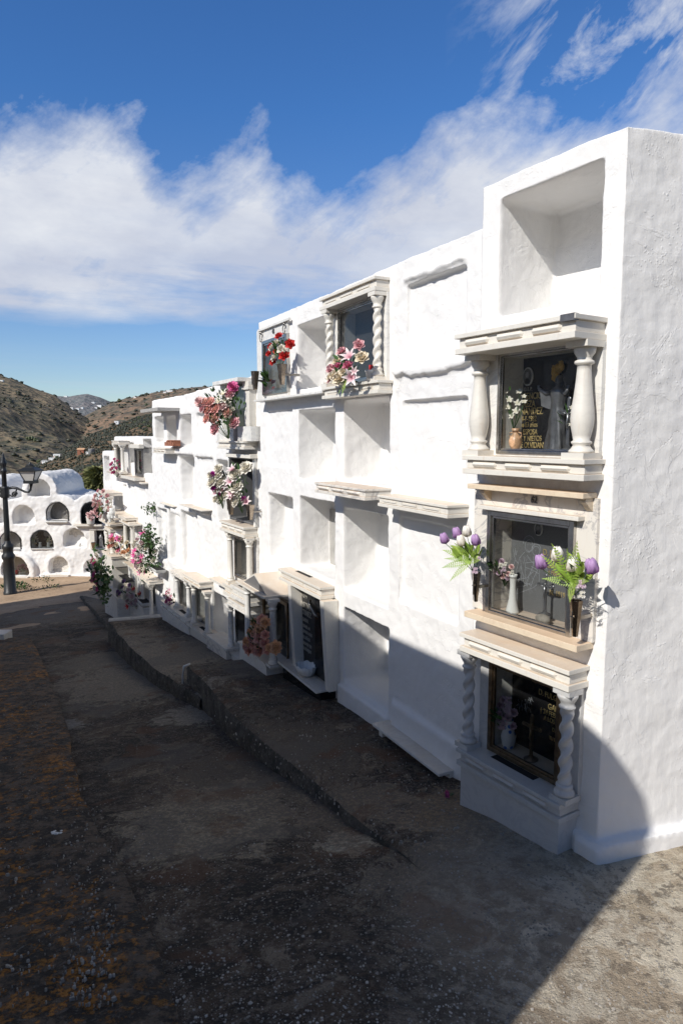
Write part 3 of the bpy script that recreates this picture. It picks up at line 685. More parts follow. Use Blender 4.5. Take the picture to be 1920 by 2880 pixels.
for j in range(4,44):
    for rr in range(2):
        for i in range(0,900):
            f=i/900*150; a=min(int(f),149); jj=j+rr*.5; fj=jj-int(jj)
            p=Vector(H3[int(jj)][a]).lerp(Vector(H3[int(jj)][a+1]),f-a).lerp(Vector(H3[int(jj)+1][a]).lerp(Vector(H3[int(jj)+1][a+1]),f-a),fj)
            if p.x>-30 or p.x<-240: continue
            if rnd.random()<.50+.4*noise.noise(Vector((p.x*.02,p.y*.02,0))): continue
            s=.45+p.y/1050; blob(m,p+Vector((rnd.gauss(0,.8),rnd.gauss(0,1.2),.1)),rnd.uniform(.5,1.0)*s*1.3,.6)
tag(m.build('orchard','scrub',off=(0,0,0)),'rows of small dark orchard bushes covering the near brown slope','orchard',None,'stuff')
# ------------------------------------------------------------------ memorial parts
def avg(*x): return sum(x)/len(x)
def mats(m): return m
def entab(par,name,B,u0,u1,wt,wb,p,mat='marble',style='bars',nb=3,back=.0,top=.22,low=.30):
    h=wt-wb; m=MB(); k=.022 if h>.09 else .012
    w1=wt-h*top; w2=wb+h*low
    m.box(u0,u1,-p,back,w1,wt); m.box(u0+k,u1-k*.6,-p+k,back,w2,w1-.0005); m.box(u0+.003,u1-.002,-p+.003,back,wb,w2-.0005)
    o=m.build(name,mat,par,bevel=.003)
    if style:
        L=(u1-u0-2*k); g=L*.06; wd=(L-g*(nb+1))/nb*.92; hc=(w1+w2)/2; hh=(w1-w2)*.36
        m=MB()
        for i in range(nb):
            a=u0+k+g+(wd+g*1.25)*i
            if style=='bars':
                poly=[(-p+k,hc-hh),(-p+k-.010,hc-hh*.75),(-p+k-.018,hc),(-p+k-.010,hc+hh*.75),(-p+k,hc+hh)]
                vs=[];n=len(poly)
                for uu,e in ((a,.018),(a+.012,0),(a+wd-.012,0),(a+wd,.018)):
                    for (v,w_) in poly: vs.append((uu,v+(e if v<-p+k-.001 else 0)*.9,w_ ))
                m.add(vs,[(r*n+i2,(r+1)*n+i2,(r+1)*n+i2+1,r*n+i2+1) for r in range(3) for i2 in range(n-1)])
            else:
                t=.004; y=-p+k
                for (x0,x1,z0,z1) in ((a,a+wd,hc+hh,hc+hh+t),(a,a+wd,hc-hh-t,hc-hh),(a,a+t,hc-hh,hc+hh),(a+wd-t,a+wd,hc-hh,hc+hh)): m.box(x0,x1,y-.004,y+.001,z0,z1)
                m.box(a+.012,a+wd-.012,y-.006,y+.001,hc-hh*.45,hc+hh*.45)
        q=m.build('frieze_bars',mat,o,bevel=.0015)
    return o
def column(par,B,uc,vc,w0,w1,r,style='plain',mat='marble',pl=None):
    h=w1-w0; pl=pl or r*1.75; ph=min(.03,h*.06)
    m=MB(); m.box(uc-pl,uc+pl,vc-pl,vc+pl,w0,w0+ph); m.box(uc-pl*.95,uc+pl*.95,vc-pl*.95,vc+pl*.95,w1-ph,w1)
    a=w0+ph; b=w1-ph; H=b-a; c=(uc,vc,a)
    base=[(r*1.55,0),(r*1.58,.03),(r*1.35,.05),(r*1.2,.07),(r*1.30,.085),(r*1.28,.10),(r*1.02,.115)]
    capt=[(r*.98,.85),(r*1.22,.86),(r*1.25,.875),(r*1.0,.885),(r*1.0,.91),(r*1.2,.93),(r*1.55,.97),(r*1.6,1.0)]
    if style=='baluster':
        prof=[(1.5,0),(1.5,.02),(1.2,.045),(.98,.075),(1.22,.09),(1.25,.105),(.98,.12),(1.12,.17),(1.36,.26),(1.42,.33),(1.34,.42),(1.12,.55),(.95,.68),(.86,.78),(.84,.835),(1.14,.845),(1.18,.86),(1.12,.875),(.86,.885),(.9,.91),(1.25,.95),(1.35,1.0)]
        m.lathe(c,[(r*x,z*H) for x,z in prof],28)
    elif style=='spiral':
        m.lathe(c,[(x,z*H) for x,z in base],24); m.twist((uc,vc,a+.11*H),r*.95,H*.75,turns=max(3,H/r/3.6),n=22,amp=.24)
        m.lathe(c,[(x,z*H) for x,z in capt],24)
    elif style=='square':
        m.box(uc-r,uc+r,vc-r,vc+r,a,b)
    else:
        m.lathe(c,[(x,z*H*.8) for x,z in base]+[(r*1.02,.5*H)]+[(r*.92,.84*H)]+[(x,(.86+(z-.85)*.9)*H) for x,z in capt][:-1]+[(r*1.55,H)],24)
    return m.build('column',mat,par,bevel=0)
def window(par,B,key,fm='alu',fw=.022,stone='granite_g',lining='marble_v',glass='glass',depth=.13,proud=.035,sill=True):
    a,b,c,d=winrect(key); e=.004
    m=MB(); 
    m.box(a+e,a+.02,-.028,depth,c+e,d-e); m.box(b-.02,b-e,-.028,depth,c+e,d-e); m.box(a+.02,b-.02,-.028,depth,c+e,c+.02); m.box(a+.02,b-.02,-.028,depth,d-.02,d-e)
    m.build('lining',lining,par)
    m=MB(); m.box(a+e,b-e,depth,depth+.025,c+e,d-e); st=m.build('headstone',stone,par)
    m=MB(); f=fw
    for (x0,x1,z0,z1) in ((a,a+f,c,d),(b-f,b,c,d),(a+f,b-f,c,c+f),(a+f,b-f,d-f,d)): m.box(x0,x1,-proud,-.012,z0,z1)
    g=f*.5
    for (x0,x1,z0,z1) in ((a+f,a+f+g,c+f,d-f),(b-f-g,b-f,c+f,d-f),(a+f+g,b-f-g,c+f,c+f+g),(a+f+g,b-f-g,d-f-g,d-f)): m.box(x0,x1,-proud+.010,-.012,z0,z1)
    fo=m.build('frame',fm,par,bevel=.002)
    if glass:
        m=MB(); y=-proud+.017; m.add([(a+f,y,c+f),(b-f,y,c+f),(b-f,y,d-f),(a+f,y,d-f)],[(0,1,2,3)]); m.build('glass_pane',glass,fo)
    return (a,b,c,d),st,fo
def surround(par,u0,u1,w0,w1,win,t=.028,mat='marble_w'):
    a,b,c,d=win; m=MB()
    if a>u0: m.box(u0,a,-t,.005,w0,w1)
    if u1>b: m.box(b,u1,-t,.005,w0,w1)
    if c>w0: m.box(a,b,-t,.005,w0,c)
    if w1>d: m.box(a,b,-t,.005,d,w1)
    return m.build('surround',mat,par,bevel=.002)
def text(par,s,uc,w,size,v,mat='letter',ext=.0015,align='CENTER',sx=1,name='lettering'):
    cu=bpy.data.curves.new('lettering','FONT'); cu.body=s; cu.size=size; cu.align_x=align; cu.extrude=ext; cu.space_line=1
    o=bpy.data.objects.new('tmp',cu); C.objects.link(o)
    dg=bpy.context.evaluated_depsgraph_get(); me=bpy.data.meshes.new_from_object(o.evaluated_get(dg)); bpy.data.objects.remove(o)
    off=OFF[par.name]['_o']
    for q in me.vertices: x,y,z=q.co; q.co=(uc+x*sx-off[0],v-z-off[1],w+y-off[2])
    me.materials.clear(); me.materials.append(MT[mat]); ob=bpy.data.objects.new(name,me); C.objects.link(ob); ob.parent=par; OFF[ob.name]={'_o':off}; return ob
def ledge_px(B,Z,L,Rr,Wl,Rb,Lb=None):
    p=B.P(Z(*Rr),Z(*Wl)); l=B.M(*Z(*L),p=p); r=B.M(*Z(*Rr),p=p); rb=B.M(*Z(*Rb),p=p)
    return l[0],r[0],(l[1]+r[1])/2,min(rb[1],(l[1]+r[1])/2-.015),p
GM='marble memorials fixed over the wall recesses'
# ---- T1: balusters
l=ledge_px(B1,Z1,(125,1335),(880,1198),(1085,1216),(912,1345)); s_=ledge_px(B1,Z1,(173,2083),(935,2118),(1070,2115),(925,2250))
T1=thing('memorial','cream marble memorial with two bulging baluster columns under the empty top recess','memorial',B1,((l[0]+l[1])/2,0,s_[3]),GM)
entab(T1,'cornice',B1,l[0],l[1],l[2],l[3],l[4],nb=3)
m=MB(); m.box(B1.M(*Z1(787,1215),p=l[4])[0],B1.M(*Z1(875,1200),p=l[4])[0],-l[4]-.002,-l[4]+.03,l[2]-.030,l[2]+.0025); m.build('dark_clip','pewter',T1)
entab(T1,'sill',B1,s_[0],s_[1],s_[2],s_[3],s_[4],nb=3,top=.24,low=.3)
wn,st,fo=window(T1,B1,'T1','alu',.02,'granite','marble_w','glass',.15)
surround(T1,s_[0]+.05,min(l[1],s_[1])-.0,s_[2],l[3],wn)
pc=min(l[4],s_[4])
ucL=B1.M(*Z1(283,1750),p=pc-.075)[0]; ucR=B1.M(*Z1(928,1750),p=pc-.075)[0]
for x in (ucL,ucR): column(T1,B1,x,-pc+.075,s_[2],l[3],.040,'baluster',pl=.066)
v=.148
cxt=(B1.M(*Z1(500,1500),p=-.15)[0]+B1.M(*Z1(690,1500),p=-.15)[0])/2
def wy(y,x=605,Z=Z1,B=B1,p=-.15): return B.M(*Z(x,y),p=p)[1]
for s,y,h,mt in (('D. E. P.',1683,24,'letter'),('INOCENCIO',1735,42,'gold'),('BAEZA',1784,42,'gold'),('FERNANDEZ',1832,46,'gold'),('† 4-1-1982',1874,36,'gold'),('a los 63 años',1910,34,'gold'),('TU ESPOSA',1957,36,'gold'),('HIJOS Y NIETOS',1998,36,'gold'),('NO TE OLVIDAN',2040,38,'gold')):
    text(st,s,cxt,wy(y),h/2.2186/F*4.05*1.3,v,mt,sx=.70)
def medallion(par,uc,wc,r,v):
    m=MB(); n=24; m.prism([(uc+r*.72*math.cos(2*PI*i/n),wc+r*math.sin(2*PI*i/n)) for i in range(n)],v-.008,v); o=m.build('portrait_medallion','porcelain',par)
    m=MB(); m.prism([(uc+r*.6*math.cos(2*PI*i/n),wc+r*.86*math.sin(2*PI*i/n)) for i in range(n)],v-.0095,v-.0075); f_=m.build('portrait_ground','granite_g',o)
    m=MB(); m.prism([(uc+r*.22*math.cos(2*PI*i/n),wc+r*.18+r*.3*math.sin(2*PI*i/n)) for i in range(n)],v-.012,v-.009); m.build('portrait_face','engrave',o)
    m=MB(); m.prism([(uc-r*.45,wc-r*.55),(uc-r*.32,wc-r*.8),(uc+r*.32,wc-r*.8),(uc+r*.45,wc-r*.55),(uc+r*.2,wc-r*.2),(uc-r*.2,wc-r*.2)],v-.0115,v-.009); m.build('portrait_coat','granite',o)
    return o
medallion(st,cxt,wy(1595,602),.052,v)
m=MB(); q=B1.M(*Z1(772,1575),p=-.15)
for k in range(9): m.ball((q[0]+rnd.uniform(-.035,.035),v-.012,q[1]+rnd.uniform(-.035,.05)),rnd.uniform(.012,.028),8,5,(1,.4,1),.3)
m.build('gilded_relief','glow',st)
# ---- statues
def robed(par,B,c,h,mat,arms='out',head=True,name='figure'):
    m=MB(); n=28; prof=[(.150,0),(.152,.03),(.135,.12),(.118,.25),(.112,.38),(.105,.47),(.092,.56),(.085,.62),(.098,.70),(.108,.77),(.100,.81),(.060,.845),(.036,.86),(.034,.875)]
    vs=[]
    for j,(r,z) in enumerate(prof):
        for i in range(n):
            a=2*PI*i/n; f=max(0,1-z/.8); rr=r*(1+.16*f*math.sin(a*7+z*5)+.10*f*math.sin(a*4-z*9)+.05*math.sin(a*11+z*16)*(z<.8)); vs.append((c[0]+h*rr*math.cos(a)*1.1,c[1]+h*rr*math.sin(a)*.8,c[2]+h*z))
    m.add(vs,[(j*n+i,j*n+(i+1)%n,(j+1)*n+(i+1)%n,(j+1)*n+i) for j in range(len(prof)-1) for i in range(n)]+[tuple(range(n-1,-1,-1)),tuple((len(prof)-1)*n+i for i in range(n))],True)
    def pt(x,y,z): return (c[0]+h*x,c[1]+h*y,c[2]+h*z)
    A={'out':[((-.085,0,.79),(-.17,-.05,.77),(-.25,-.10,.83)),((.085,0,.79),(.17,-.05,.74),(.24,-.10,.80))],'fold':[((-.09,0,.78),(-.13,-.05,.64),(.0,-.12,.66)),((.09,0,.78),(.14,-.05,.62),(.03,-.12,.70))]}[arms]
    for s in A:
        m.tube([pt(*q) for q in s],[h*.036,h*.034,h*.026],10)
        if arms=='out':  # wide hanging sleeves
            a,b,e=s; m.add([pt(*a),pt(*b),pt(e[0]*.92,e[1],e[2]-.01),pt(e[0]*.8,e[1],.60),pt(a[0]*1.3,a[1]-.02,.55)],[(0,1,2,3,4)],True); m.add([pt(a[0],a[1]+.02,a[2]),pt(a[0]*1.3,a[1]+.02,.55),pt(e[0]*.8,e[1]+.03,.60),pt(e[0]*.92,e[1]+.02,e[2]-.01)],[(0,1,2,3)],True)
        e=s[-1]; m.ball(pt(e[0],e[1],e[2]+.012),h*.022,8,5,(1,.6,1.3))
        for k in range(4): m.tube([pt(e[0]+(k-1.5)*.010,e[1],e[2]+.03),pt(e[0]+(k-1.5)*.014,e[1]-.005,e[2]+.055-abs(k-1.5)*.006)],h*.0055,5)
    if head:
        m.ball(pt(0,-.005,.925),h*.055,14,9,(.82,.9,1.15)); m.ball(pt(0,-.056,.92),h*.011,6,4,(.7,1,1.5)); m.ball(pt(0,.012,.935),h*.062,12,8,(.86,.85,1.1))
        m.tube([pt(-.03,.03,.93),pt(-.045,.02,.87),pt(-.04,.01,.82)],h*.02,7); m.tube([pt(.03,.03,.93),pt(.045,.02,.87),pt(.04,.01,.82)],h*.02,7)
    m.ball(pt(0,0,.0),h*.17,18,6,(1.05,.8,.35))
    return m.build(name,mat,par) if par is not None else m.build(name,mat,B=B,off=c)
q=B1.M(*Z1(742,2050),p=-.05)
o=robed(None,B1,(q[0],.075,wn[2]+.022),.40,'pewter','out',True,'statue'); tag(o,'dark metal robed statue with raised arms behind the glass between the baluster columns','statue')
def crucifix(B,c,h,mat,base='pewter',label='',name='crucifix'):
    T=thing(name,label,'crucifix',B,c); t=h*.035
    m=MB(); m.box(c[0]-t,c[0]+t,c[1]-t*.6,c[1]+t*.6,c[2]+.1*h,c[2]+h); m.box(c[0]-h*.23,c[0]+h*.23,c[1]-t*.6,c[1]+t*.6,c[2]+h*.72,c[2]+h*.79)
    for x,z in ((0,1.0),(-.23,.755),(.23,.755)): m.ball((c[0]+x*h,c[1],c[2]+z*h),h*.05,8,5,(1,.4,1))
    m.build('cross',mat,T)
    m=MB(); z=c[2]; y=c[1]-t; m.tube([(c[0],y,z+h*.42),(c[0]+.01*h,y-.01,z+h*.52),(c[0],y,z+h*.62),(c[0],y,z+h*.73)],[h*.012,h*.022,h*.025,h*.034],7); m.ball((c[0]+h*.015,y,z+h*.79),h*.032,7,5)
    for s in (-1,1): m.tube([(c[0]+s*h*.03,y,z+h*.72),(c[0]+s*h*.12,y,z+h*.74),(c[0]+s*h*.2,y,z+h*.77)],h*.011,6)
    m.build('figure',mat,T)
    m=MB(); m.lathe(c,[(h*.16,0),(h*.16,.02*h),(h*.07,.06*h),(h*.03,.12*h)],16); m.build('foot',base,T)
    return T
q=B1.M(*Z1(812,1950),p=.0); crucifix(B1,(q[0],.03,wn[2]+.021),.27,'silver','pewter','small silver crucifix standing right of the dark metal statue')
def pot(B,c,prof,mat,name,label,cat='vase',n=20,handles=None,group=None,par=None):
    m=MB(); ins=[(max(.001,r-.004),z) for r,z in reversed(prof)][:3]
    m.lathe(c,prof+[(ins[0][0],prof[-1][1]),(ins[0][0]*.9,prof[-1][1]-.02)],n)
    if handles:
        r,z0,z1=handles
        for s in (-1,1): m.tube([(c[0]+s*r*.6,c[1],c[2]+z1),(c[0]+s*r*1.25,c[1],c[2]+z1-.005),(c[0]+s*r*1.3,c[1],c[2]+(z0+z1)/2),(c[0]+s*r*.9,c[1],c[2]+z0)],.004,6)
    o=m.build(name,mat,B=B,off=c); return tag(o,label,cat,group)
q=B1.M(*Z1(497,2048),p=-.0); pot(B1,(q[0],.01,wn[2]+.021),[(.020,0),(.022,.006),(.034,.03),(.037,.05),(.030,.075),(.016,.092),(.015,.10),(.024,.122)],'terracotta','vase','mottled peach clay vase with two handles at the left foot of the black plaque',handles=(.034,.06,.10))
# ---- T2 : number 62
h=ledge_px(B1,Z2,(200,40),(895,106),(985,105),(895,137)); sl_=ledge_px(B1,Z2,(180,800),(855,1030),(958,1020),(855,1062)); mid=ledge_px(B1,Z2,(293,165),(900,242),(925,242),(900,268))
T2=thing('memorial','veined marble memorial numbered 62 with a steel framed glass front and two bracketed vases','memorial',B1,((h[0]+h[1])/2,0,sl_[3]),GM)
m=MB(); m.box(h[0],h[1],-h[4],0,h[3],h[2]); m.build('hood_shelf','marble_p',T2,bevel=.003)
wn2,st2,fo2=window(T2,B1,'T2','alu',.028,'granite_g','marble_v','glass',.14,.045)
u_r=B1.M(*Z2(985,600))[0]; u_l=B1.M(*Z2(262,130))[0]
surround(T2,u_l,u_r,sl_[2],h[3],wn2,.024,'marble_v')
m=MB(); m.box(mid[0],mid[1],-.075,-.024,mid[3],mid[2]); m.build('inner_shelf','marble',T2,bevel=.003)
for a,b in ((260,352),(775,890)):
    x0=B1.M(*Z2(a,120),p=.1)[0]; x1=x0+.035 if a<500 else x0+.05; z1=h[3]; z0=mid[2]+.02; dd=h[4]-.03
    m=MB(); pr=[(0,z1),(-dd,z1),(-dd,z1-.02)]+[(-dd*(1-k/6)*.9,z1-.02-(z1-.02-z0)*math.sin(k/6*PI/2)) for k in range(1,7)]+[(0,z0)]
    n_=len(pr); xx=x0 if a<500 else B1.M(*Z2(860,150),p=.1)[0]
    m.add([(xx,v_-.0,z_) for v_,z_ in pr]+[(xx+.035,v_-.0,z_) for v_,z_ in pr],[tuple(range(n_)),tuple(range(2*n_-1,n_-1,-1))]+[(i,i+n_,(i+1)%n_+n_,(i+1)%n_) for i in range(n_)]); m.build('bracket','marble_p',T2,bevel=.002)
q=B1.M(*Z2(600,160),p=.03); text(T2,'62',q[0],q[1],.055,-.030,'pewter',.004,sx=.8,name='number')
m=MB(); m.box(sl_[0],sl_[1],-sl_[4],0,sl_[3],sl_[2]); m.build('sill','marble_p',T2,bevel=.003)
v=.138; P2=lambda x,y:B1.M(*Z2(x,y),p=-.14)
q=P2(633,315); medallion(st2,q[0],q[1],.040,v)
for s,x,y,hh in (('D. JUAN',715,482,36),('GARCIA',740,560,36),('† FEBRERO',745,600,26),('N. 1919',740,720,30)): q=P2(x,y); text(st2,s,q[0],q[1],hh/2.1386/F*3.95*1.45,v,'gold',sx=.8)
# engraved drawing of a robed man carrying a child
m=MB()
def ln(pts,wd=.0022,jt=0):
    P_=[P2(*q) for q in pts]; 
    for (a,b) in zip(P_,P_[1:]):
        dx,dy=b[0]-a[0],b[1]-a[1]; L_=math.hypot(dx,dy) or 1; nx,ny=-dy/L_*wd/2,dx/L_*wd/2
        m.add([(a[0]-nx,v-.001,a[1]-ny),(b[0]-nx,v-.001,b[1]-ny),(b[0]+nx,v-.001,b[1]+ny),(a[0]+nx,v-.001,a[1]+ny)],[(0,1,2,3)])
def arc(cx,cy,rx,ry,a0,a1,n=12): return [(cx+rx*math.cos(R(a0+(a1-a0)*i/n)),cy+ry*math.sin(R(a0+(a1-a0)*i/n))) for i in range(n+1)]
for L_ in (arc(572,418,24,38,0,360),arc(572,404,34,48,180,380),arc(615,448,22,28,0,360),arc(615,440,27,34,170,370),[(560,440),(572,452),(586,442)],[(562,412),(568,410)],[(580,412),(586,410)],[(608,448),(612,447)],
   [(545,455),(515,490),(498,560),(500,640),(488,710),(540,690),(600,668),(632,640),(636,560),(640,500)],[(520,500),(530,570),(522,650)],[(540,480),(552,540),(548,600),(560,660)],[(560,470),(575,500),(600,520),(628,500)],[(552,520),(590,515),(632,540)],[(548,545),(590,560),(630,585)],
   [(600,480),(596,540),(570,600),(560,640),(585,660)],[(630,480),(634,540),(600,610),(575,690)],[(500,600),(540,640),(590,650)],[(495,660),(540,660),(580,640)],[(505,620),(560,610),(600,570)],[(482,530),(490,500),(505,520)],[(478,440),(484,470),(490,500)],[(490,432),(490,470)],[(500,445),(494,475)],[(640,560),(660,520),(680,560),(684,610)],[(520,540),(540,600),(530,680)],[(585,540),(620,560)],[(585,575),(560,610)]): ln(L_,.0034)
for i in range(60):
    x=rnd.uniform(505,630); y=rnd.uniform(480,690); k=rnd.uniform(-.5,.3); L__=rnd.uniform(12,34); ln([(x,y),(x-k*L__,y+L__)],.0016)
m.build('engraving','engrave',st2)
o=pot(B1,(B1.M(*Z2(432,810),p=.0)[0],.05,wn2[2]+.021),[(.040,0),(.038,.01),(.022,.08),(.017,.16),(.020,.21),(.026,.225)],'porcelain','vase','tall narrow white vase inside the glass front numbered 62')
q=B1.M(*Z2(638,880),p=0); m=MB(); m.ball((q[0],.02,wn2[2]+.045),.05,16,9,(1,.55,.55),.03); tag(m.build('stone','stone',B=B1,off=(q[0],.02,wn2[2]+.02)),'smooth grey pebble lying on the sill beside a small crucifix','stone')
q=B1.M(*Z2(660,830),p=-.05); crucifix(B1,(q[0],.055,wn2[2]+.06),.22,'silver','pewter','slim silver crucifix behind the pebble in the glass front numbered 62')
# ---- T3 : ground memorial with spiral columns
l=ledge_px(B1,Z2,(150,925),(810,1185),(935,1178),(795,1300)); s_=ledge_px(B1,Z2,(130,1600),(750,2018),(880,1980),(755,2105))
T3=thing('memorial','white marble ground memorial with two twisted columns, lowest of the tallest wall','memorial',B1,((l[0]+l[1])/2,0,-.25),GM)
entab(T3,'cornice',B1,l[0],l[1],l[2],l[3],l[4],'marble')
pb=s_[4]; fu0,fu1=l[0],s_[1]
entab(T3,'base_ledge',B1,fu0,fu1,s_[2],s_[3],pb,'marble_s')
m=MB(); m.box(fu0+.02,fu1-.02,-pb+.025,0,-.35,s_[3]-.0005); m.build('base','marble_s',T3,bevel=.003)
m=MB(); m.box(B1.M(*Z2(345,1715),p=pb-.1)[0],B1.M(*Z2(600,1860),p=pb-.1)[0],-pb+.09,-pb+.155,s_[2]-.002,s_[2]+.0015); m.build('planter_slot','hole',T3)
wn3,st3,fo3=window(T3,B1,'T3','bronze',.026,'granite','marble_w','glass',.14,.04)
surround(T3,fu0+.05,fu1,s_[2],l[3],wn3,.028,'marble_s')
pc=min(l[4],pb)-.065
for x,y in ((206,1400),(790,1650)): column(T3,B1,B1.M(*Z2(x,y),p=pc)[0],-pc,s_[2],l[3],.034,'spiral','marble_s',.055)
P3=lambda x,y:B1.M(*Z2(x,y),p=-.14)
for s,x,y,hh in (('D. FULGENCIO',730,1350,40),('GARCIA',740,1420,40),('† 24 FEBRERO 1998',745,1462,34),('A LOS 81 AÑOS',745,1500,32),('D. E. P.',740,1545,26),('TU ESPOSA',738,1600,24)): q=P3(x,y); text(st3,s,q[0],q[1],hh/2.1386/F*3.85*1.3,v,'gold',sx=.75)
m=MB()
for i in range(26):
    x=rnd.uniform(505,590); y=rnd.uniform(1325,1390); q=P3(x,y); q2=P3(x+rnd.uniform(-18,18),y+rnd.uniform(10,45)); m.tube([(q[0],v-.001,q[1]),(q2[0],v-.001,q2[1])],.0012,4)
m.build('engraving','engrave',st3)
q=B1.M(*Z2(412,1635),p=.0); pot(B1,(q[0],.045,wn3[2]+.021),[(.030,0),(.034,.01),(.042,.05),(.045,.08),(.03,.12),(.022,.15),(.028,.175)],'bluew','vase','blue and white china vase low behind the dark glass of the ground memorial')
q=B1.M(*Z2(580,1730),p=-.05); crucifix(B1,(q[0],.05,wn3[2]+.021),.26,'bronze','bronze','dim bronze crucifix behind the dark glass of the ground memorial')
# ------------------------------------------------------------------ memorials of the farther walls
def mem(B,Z,label,cor,base,cols=(),cs='plain',key=None,r=.03,mat='marble',fm='alu',stone='granite_g',nb=3,cstyle='bars',foot=None,fixp=None,surr=True,glass='glass',lining='marble_w',slot=None,fixb=None,depth=.13):
    """cor/base: (left front top, right front top, wall end, right front bottom)"""
    l=ledge_px(B,Z,*cor) if cor else None; s=ledge_px(B,Z,*base) if base else None
    if l and fixp: 
        l=(B.M(*Z(*cor[0]),p=fixp)[0],B.M(*Z(*cor[1]),p=fixp)[0],avg(B.M(*Z(*cor[0]),p=fixp)[1],B.M(*Z(*cor[1]),p=fixp)[1]),B.M(*Z(*cor[3]),p=fixp)[1],fixp)
    if s and fixb:
        s=(B.M(*Z(*base[0]),p=fixb)[0],B.M(*Z(*base[1]),p=fixb)[0],avg(B.M(*Z(*base[0]),p=fixb)[1],B.M(*Z(*base[1]),p=fixb)[1]),B.M(*Z(*base[3]),p=fixb)[1],fixb)
    a=l or s; T=thing('memorial',label,'memorial',B,((a[0]+a[1])/2,0,(s or l)[3]),GM)
    if l: entab(T,'cornice',B,*l,mat=mat,nb=nb,style=cstyle)
    if s:
        entab(T,'base_ledge' if foot is not None else 'sill',B,*s,mat=mat,nb=nb,style=cstyle)
        if foot is not None: m=MB(); m.box(s[0]+.02,s[1]-.02,-s[4]+.022,0,foot,s[3]-.0005); m.build('base',mat,T,bevel=.003)
        if slot: m=MB(); c=(s[0]+s[1])/2+slot; m.box(c-.14,c+.14,-s[4]+.07,-s[4]+.13,s[2]-.002,s[2]+.0015); m.build('planter_slot','hole',T)
    w=None
    if key:
        w,st,fo=window(T,B,key,fm,.022,stone,lining,glass,depth)
        if surr and l and s: surround(T,min(w[0]-.02,s[0]+.05),max(w[1]+.02,min(l[1],s[1])),s[2],l[3],w)
    if cols and l and s:
        p=min(l[4],s[4])-r*1.8
        for c in cols: column(T,B,B.M(*Z(*c),p=p)[0],-p,s[2],l[3],r,cs,mat)
    return T,l,s,w
T4=mem(B2,Z3,'cream memorial with twisted columns in the top row, small flower pot on its sill',((485,447),(835,303),(935,312),(828,395)),((500,1002),(852,966),(950,962),(856,1042)),((550,750),(852,660)),'spiral','T4',.032,nb=3,cstyle='panel',fm='alu',glass='glass',lining='marble_w')
q=B2.M(*Z3(808,940),p=.12); m=MB(); m.lathe((q[0],-.12,T4[2][2]),[(.026,0),(.036,.065),(.040,.068),(.040,.08)],18); o=m.build('flower_pot','plastic',B=B2,off=(q[0],-.12,T4[2][2])); tag(o,'small white plastic pot with a red candle beside the right twisted column','flower pot')
m=MB(); m.lathe((q[0]-.01,-.10,T4[2][2]+.06),[(.022,0),(.024,.06)],12); m.build('candle','f_red',o)
# T5: number 43
bl=ledge_px(B2,Z3,(75,1083),(500,1030),(505,1025),(500,1045)); pb=.13
T5=thing('memorial','memorial numbered 43 with steel frame, at the left end of its top row','memorial',B2,(B2.M(*Z3(210,1050))[0],0,2.45),GM)
a,b=B2.M(*Z3(75,1083),p=pb),B2.M(*Z3(505,1030),p=pb); m=MB(); m.box(a[0],b[0],-pb,0,avg(a[1],b[1])-.022,avg(a[1],b[1])); m.build('sill','marble_w',T5,bevel=.002)
wn5,st5,fo5=window(T5,B2,'T5','alu',.035,'marble_w','marble_w','glass',.16,.04); ztop=B2.M(*Z3(298,580))[1]
surround(T5,B2.M(*Z3(108,800))[0],B2.M(*Z3(300,800))[0],avg(a[1],b[1]),ztop,wn5,.024,'marble_w')
m=MB(); m.box(B2.M(*Z3(103,640),p=.04)[0],B2.M(*Z3(299,580),p=.04)[0],-.05,-.024,ztop-.02,ztop+.003); m.build('top_moulding','marble_w',T5)
q=B2.M(*Z3(198,668),p=.03); text(T5,'43',q[0],q[1],.07,-.031,'pewter',.004,sx=.9,name='number')
for x,y in ((122,690),(268,635)):
    q=B2.M(*Z3(x,y),p=.04); m=MB(); m.tube([(q[0]+.035*math.cos(t*PI/8),-.045,q[1]-.01+.042*math.sin(t*PI/8)) for t in range(17)],.005,6); m.ball((q[0],-.045,q[1]+.045),.012,8,5); m.tube([(q[0]-.03,-.05,q[1]+.04),(q[0]+.03,-.05,q[1]+.04)],.005,6); m.build('ring_handle','steel',T5)
# two marble canopies without memorials behind them
def shelf(B,Z,L,Rr,Wl,Rb,label,mat='marble',style='panel',nb=3,name='memorial_shelf',fix=None,block=None,slot=None):
    l=ledge_px(B,Z,L,Rr,Wl,Rb)
    if fix: l=(B.M(*Z(*L),p=fix)[0],B.M(*Z(*Rr),p=fix)[0],avg(B.M(*Z(*L),p=fix)[1],B.M(*Z(*Rr),p=fix)[1]),B.M(*Z(*Rb),p=fix)[1],fix)
    T=thing(name,label,'marble shelf',B,((l[0]+l[1])/2,0,l[3]),'marble shelves on the walls')
    if l[2]-l[3]<.07: m=MB(); m.box(l[0],l[1],-l[4],0.01,l[3],l[2]); m.build('slab',mat,T,bevel=.003)
    else: entab(T,'cornice',B,*l,mat=mat,style=style,nb=nb)
    return T,l
shelf(B2,Z4,(590,36),(905,80),(1075,80),(910,155),'grey veined marble shelf with fluted front, above the middle empty recess','marble_v','bars')
shelf(B2,Z4,(985,110),(1425,190),(1568,183),(1440,270),'wide cream marble shelf with panelled front, right of the veined one')
